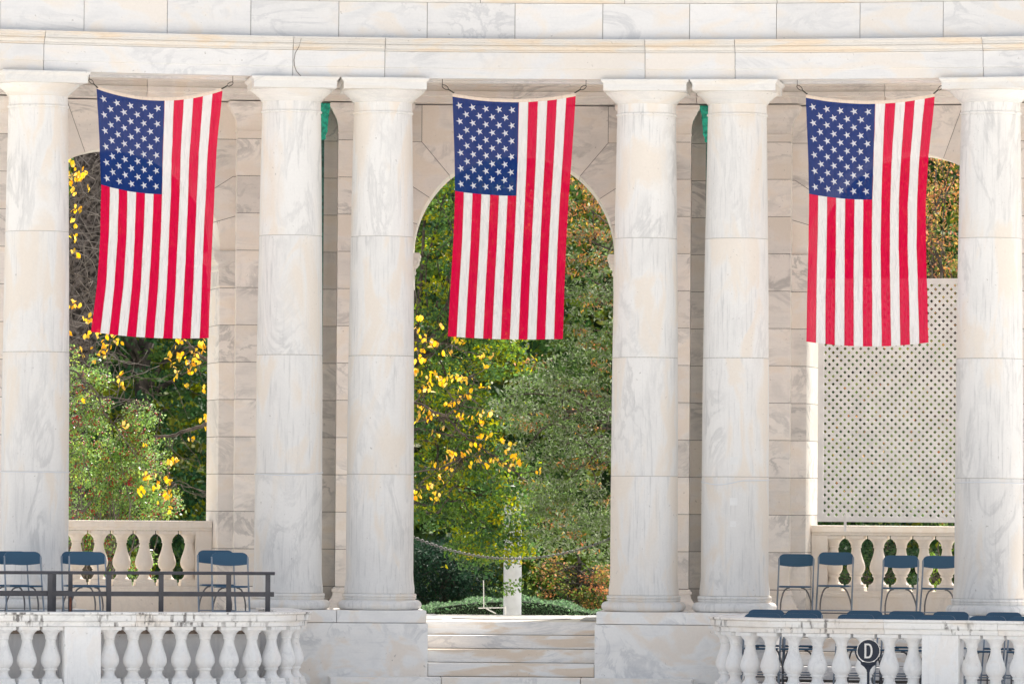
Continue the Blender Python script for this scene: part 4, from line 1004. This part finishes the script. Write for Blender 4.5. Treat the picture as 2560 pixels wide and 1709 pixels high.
# yellow-leaved trees
def yellow_tree(label, trunk_px, clist, branches, d, twigs, shade=None):
    t = thing('yellow_leaf_tree', (X(trunk_px, d+.4).x, d+.4, GZ), label, 'tree', 'trees with large yellow leaves')
    pos = []; mb = MB(); base = t.location.copy()
    trk = [base + Vector((0, 0, 7.5*i/8)) + Vector(RNG.normal(size=3))*.04 for i in range(9)]; trk[0] = base
    mb.tube(trk, [.13-.08*i/8 for i in range(9)], 10)
    bpts = []
    for br, r0, r1 in branches:
        pts_ = [at_depth(px, py, d+RNG.uniform(-.1, .1)) for px, py in br]
        dense = []
        for a, b in zip(pts_, pts_[1:]):
            for q in range(5): dense.append(a.lerp(b, q/5)+Vector(RNG.normal(size=3))*.008)
        dense.append(pts_[-1]); j = min(trk, key=lambda p: (p-dense[0]).length)
        mb.tube(dense, [r0+(r1-r0)*i/(len(dense)-1) for i in range(len(dense))], 8); bpts += dense
        limb(mb, j, dense[0], r0*1.1, r0, .1, 5, 7)
    for (px, py) in clist:
        c = at_depth(px, py, d+RNG.uniform(-.4, .4)); n = RNG.integers(2, 5)
        for _ in range(n): pos.append(np.array(c)+RNG.normal(size=3)*np.array([.030, .04, .025]))
        j = min(bpts, key=lambda p: (p-c).length + .3*abs(p.y-c.y)); limb(mb, j, c, .007, .0025, .3, 5, 4)
    for _ in range(twigs):
        a = bpts[RNG.integers(0, len(bpts))]; b = a + Vector((RNG.normal()*.28, RNG.normal()*.1, -abs(RNG.normal())*.28)); pp = limb(mb, a, b, .006, .002, .4, 5, 4)
        limb(mb, pp[3], pp[3]+Vector((RNG.normal()*.14, 0, RNG.normal()*.12)), .004, .0018, .3, 4, 4)
    k = np.zeros(len(pos), dtype=int)+RNG.integers(0, 60, len(pos))
    leaves('foliage', np.array(pos), .072, M_YLEAF, palette([(.74, .40, .02), (.80, .46, .02), (.66, .33, .03), (.80, .50, .08), (.60, .42, .04), (.78, .52, .16), (.50, .34, .05)], k, 60, .24, .6), t, aspect=.62, shape=8, hang=.55, jit=.25)
    mb.obj('trunk', M_BARK, t, sharp=180); return t
def z5(l): return [(850+x/2.7314, 570+y/2.7314) for x, y in l]
def z5b(l): return [(850+x/2.7314, 1135+y/2.7314) for x, y in l]
def z4(l): return [(x/2.7314, 570+y/2.7314) for x, y in l]
def z4b(l): return [(x/2.7314, 1135+y/2.7314) for x, y in l]
def z1(l): return [(x/2.7314, y/2.7314) for x, y in l]
cA = z5([(535,610),(550,620),(530,700),(560,740),(590,750),(610,770),(640,780),(650,800),(545,820),(560,830),(560,890),(540,900),(530,910),(585,900),(540,970),(530,960),(600,1000),(610,1020),(670,1020),(650,990),(720,1030),(690,1060),(760,1020),(790,1025),(830,1030),(860,1035),(875,1050),(605,1080),(590,1100),(630,1110),(720,1060),(790,1110),(870,1110),(860,1145),(880,1140),(810,1165),(740,1195),(720,1200),(780,1210),(540,1220),(530,1240),(560,1280),(590,1250),(620,1260),(650,1260),(610,1300),(520,1310),(715,685),(705,860),(745,852),(840,770),(790,760),(1060,865),(960,880),(995,950),(955,1080),(1015,1085),(820,1290),(820,1270),(895,1280),(970,1260),(960,1280),(1020,1240),(1015,1270),(960,1330),(690,1370),(640,1390),(670,1420),(910,1375),(975,1415),(1000,1420),(760,1510),(740,1520),(930,1480),(950,1515),(900,1530),(840,1550),(770,1550),(1100,1445),(1120,1460),(1175,1490),(1210,1550),(1140,1525),(535,1110)])
cA += z5b([(760,20),(775,15),(740,105),(750,120),(690,125),(665,165),(690,170),(640,200),(605,225),(635,260),(640,300),(645,315),(525,290),(560,265),(510,265),(905,80),(1005,60),(1015,50),(960,35),(945,40),(1130,80),(1155,85),(1090,75),(1220,65),(1250,70),(1190,60),(1205,10),(1350,105),(640,70),(710,70),(845,10),(1065,35)])
cA += z4([(1210,770),(1240,770),(1225,775),(1370,790),(1395,800),(1385,830),(1365,835),(1340,850),(1160,870),(1150,890),(1240,870),(1210,880),(1230,890),(1275,900),(1290,920),(1300,960),(1340,900),(1310,895),(1335,975),(1195,980),(1195,1015),(1190,945),(1390,1095),(1300,1085),(1405,1300),(1405,1355),(1305,1450),(1395,1300)])
cA += z4b([(1165,45),(1200,45),(1160,60),(1120,160),(1160,190),(1150,180),(1070,200),(1080,240),(1070,215),(1110,270),(1145,265),(1120,290),(1160,300),(1120,320),(1170,380)])
yellow_tree('dark-limbed tree with big yellow leaves left of the middle flag in the centre arch', 785, cA,
            [([(1000, 985), (1039, 1005), (1112, 1038), (1151, 1079), (1203, 1118), (1282, 1176), (1320, 1202)], .020, .007), ([(1112, 1038), (1145, 1020), (1165, 990), (1184, 960), (1183, 930)], .009, .004),
             ([(1000, 845), (1060, 855), (1130, 862), (1165, 880), (1200, 885)], .010, .005), ([(560, 1030), (521, 1060), (470, 1075), (432, 1088), (385, 1090)], .032, .016), ([(600, 950), (523, 905), (485, 875), (462, 850)], .030, .013),
             ([(1151, 1145), (1190, 1140), (1230, 1190)], .008, .004), ([(560, 1240), (500, 1225), (440, 1210), (400, 1180)], .010, .004)], 77.0, 70)
cB = z4([(510,75),(505,60),(540,190),(520,165),(540,505),(495,530),(490,500),(600,635),(590,620),(620,625),(600,730),(490,715),(680,725),(720,735),(750,740),(770,745),(810,775),(740,800),(700,800),(690,790),(610,825),(580,865),(545,850),(680,860),(695,870),(660,915),(810,1000),(820,1065),(850,1090),(865,1340),(850,1335),(880,1350),(990,1480),(565,1190)])
cB += z4b([(960,245),(950,260),(1000,160),(1025,155),(1065,145)])
cB += z1([(485,1080),(475,1100),(500,1120),(530,1190),(550,1220),(560,1210),(490,1200),(510,1290),(495,1310),(520,1440),(545,1430),(495,1420),(480,1330),(540,1030),(520,1540),(490,1500),(500,1160),(480,1250),(595,1295),(570,1180),(515,1210),(530,1240)])
yellow_tree('bare-twigged tree with scattered yellow leaves beside the big trunk in the left arch', 60, cB,
            [([(140, 520), (190, 500), (240, 480), (262, 520)], .009, .004), ([(120, 700), (175, 680), (230, 700), (262, 730)], .009, .004), ([(110, 900), (190, 930), (245, 985), (262, 1030), (285, 1060)], .014, .006),
             ([(110, 860), (200, 870), (260, 885), (300, 940), (360, 945), (430, 950)], .010, .004), ([(240, 990), (330, 1000), (400, 1030)], .009, .004), ([(150, 400), (180, 440), (210, 430)], .008, .004)], 77.6, 90)
# evergreens and autumn crowns further back
tree('dark_evergreen_tree', 'dark evergreen tree deep in shade behind the left arch', 'tree', (X(390, 92).x, 92, GZ), [box_px(40, 620, 300, 800, 92.5, 1.6, 1.0), box_px(60, 620, 700, 1200, 92, 1.6, 1.2), box_px(60, 640, 1100, 1500, 91.5, 1.4, 1.0)],
     420, 46, .42, .11, [(.03, .085, .03), (.045, .11, .04), (.02, .06, .025), (.07, .13, .03), (.16, .18, .01)], mat=M_DARKLEAF, trunk_r=.24, nl=14, flat=.3, leafmix=.08)
def autumn(pos, cc, k):
    n = len(pos); h = np.clip((cc[:, 2]-3.6)/1.6, 0, 1); u = RNG.uniform(size=n)
    g = np.array([(.05, .09, .02), (.08, .12, .03), (.10, .13, .04)])[RNG.integers(0, 3, n)]
    a = np.array([(.32, .17, .05), (.32, .13, .06), (.22, .16, .05), (.18, .14, .05), (.22, .11, .07)])[RNG.integers(0, 5, n)]
    return np.clip(np.where((u < h*.7+.10)[:, None], a, g)*(1+.25*RNG.normal(size=(n, 1))), .003, .9)
tree('autumn_tree', 'orange and olive autumn tree behind the right arch, above the lattice', 'tree', (X(2420, 81).x, 81, GZ), [box_px(2050, 2620, 250, 720, 80.8, 1.2, 1.0), box_px(2000, 2620, 650, 1150, 80.8, 1.2, 1.0), box_px(2000, 2620, 1000, 1360, 80.8, 1.0, .7)],
     560, 40, .26, .062, None, colfn=autumn, trunk_r=.14, nl=24, aspect=.4, flat=.9, hang=.3)
tree('dark_evergreen_shrub', 'dark evergreen shrub seen through the right rear balustrade', 'shrub', (X(2200, 78.4).x, 78.6, GZ), [box_px(1980, 2340, 1290, 1540, 78.8, .6, 1.0)],
     150, 40, .2, .06, [(.012, .035, .015), (.02, .05, .02), (.03, .06, .02)], mat=M_DARKLEAF, trunk_r=.05, nl=6, aspect=.35)
tree('leafy_plant', 'bright green leafy plant behind the right rear balustrade, beside the rightmost column', 'plant', (X(2350, 77.6).x, 77.7, GZ), [box_px(2315, 2350, 1370, 1500, 77.7, .15, 1.0), box_px(2370, 2410, 1350, 1500, 77.7, .15, .7)],
     26, 22, .10, .045, [(.16, .26, .03), (.22, .30, .04), (.12, .20, .03)], trunk_r=.015, nl=8)
# far woodland
n = 2600
cc = np.stack([RNG.uniform(-16, 16, n), RNG.uniform(95, 103, n), RNG.uniform(-.3, 10.5, n)], 1)
pos, k = clusters(cc, 40, .8*RNG.uniform(.5, 1.3, n), .5)
leaves('distant_woodland', pos, .20, M_DARKLEAF, palette([(.03, .08, .02), (.05, .11, .03), (.07, .14, .03), (.02, .05, .018), (.12, .17, .02), (.17, .18, .02)], k, n, .25, .1), None, aspect=.6, kind='stuff')

# ------------------------------------------------------------------ pale post with bracket
PD = 83.4
pp_ = at_depth(1281, 1480, PD); pw = 22.5*PD/F
pst = thing('pale_post', (pp_.x, PD, GZ), 'tall pale grey post with a thin side bracket in front of the hedge', 'post')
mb = MB(); mb.lathe([(pw, GZ-GZ), (pw*.99, 1.3), (pw*.97, 2.15)], (pp_.x, PD, GZ), 20); mb.obj('shaft', M_POST, pst, sharp=60)
mb = MB(); q = lambda x, y: at_depth(850+x/2.7314, 1135+y/2.7314, PD-.15)
mb.tube([q(980, 860), q(982, 1045)], .008, 6); mb.tube([q(945, 1048), q(1128, 1045)], .009, 6); mb.tube([q(1000, 1052), q(1065, 1085)], .010, 6); mb.tube([q(1130, 1035), q(1131, 1092)], .014, 6)
mb.obj('bracket', M_WHITE, pst)
print('objects', len(bpy.data.objects))
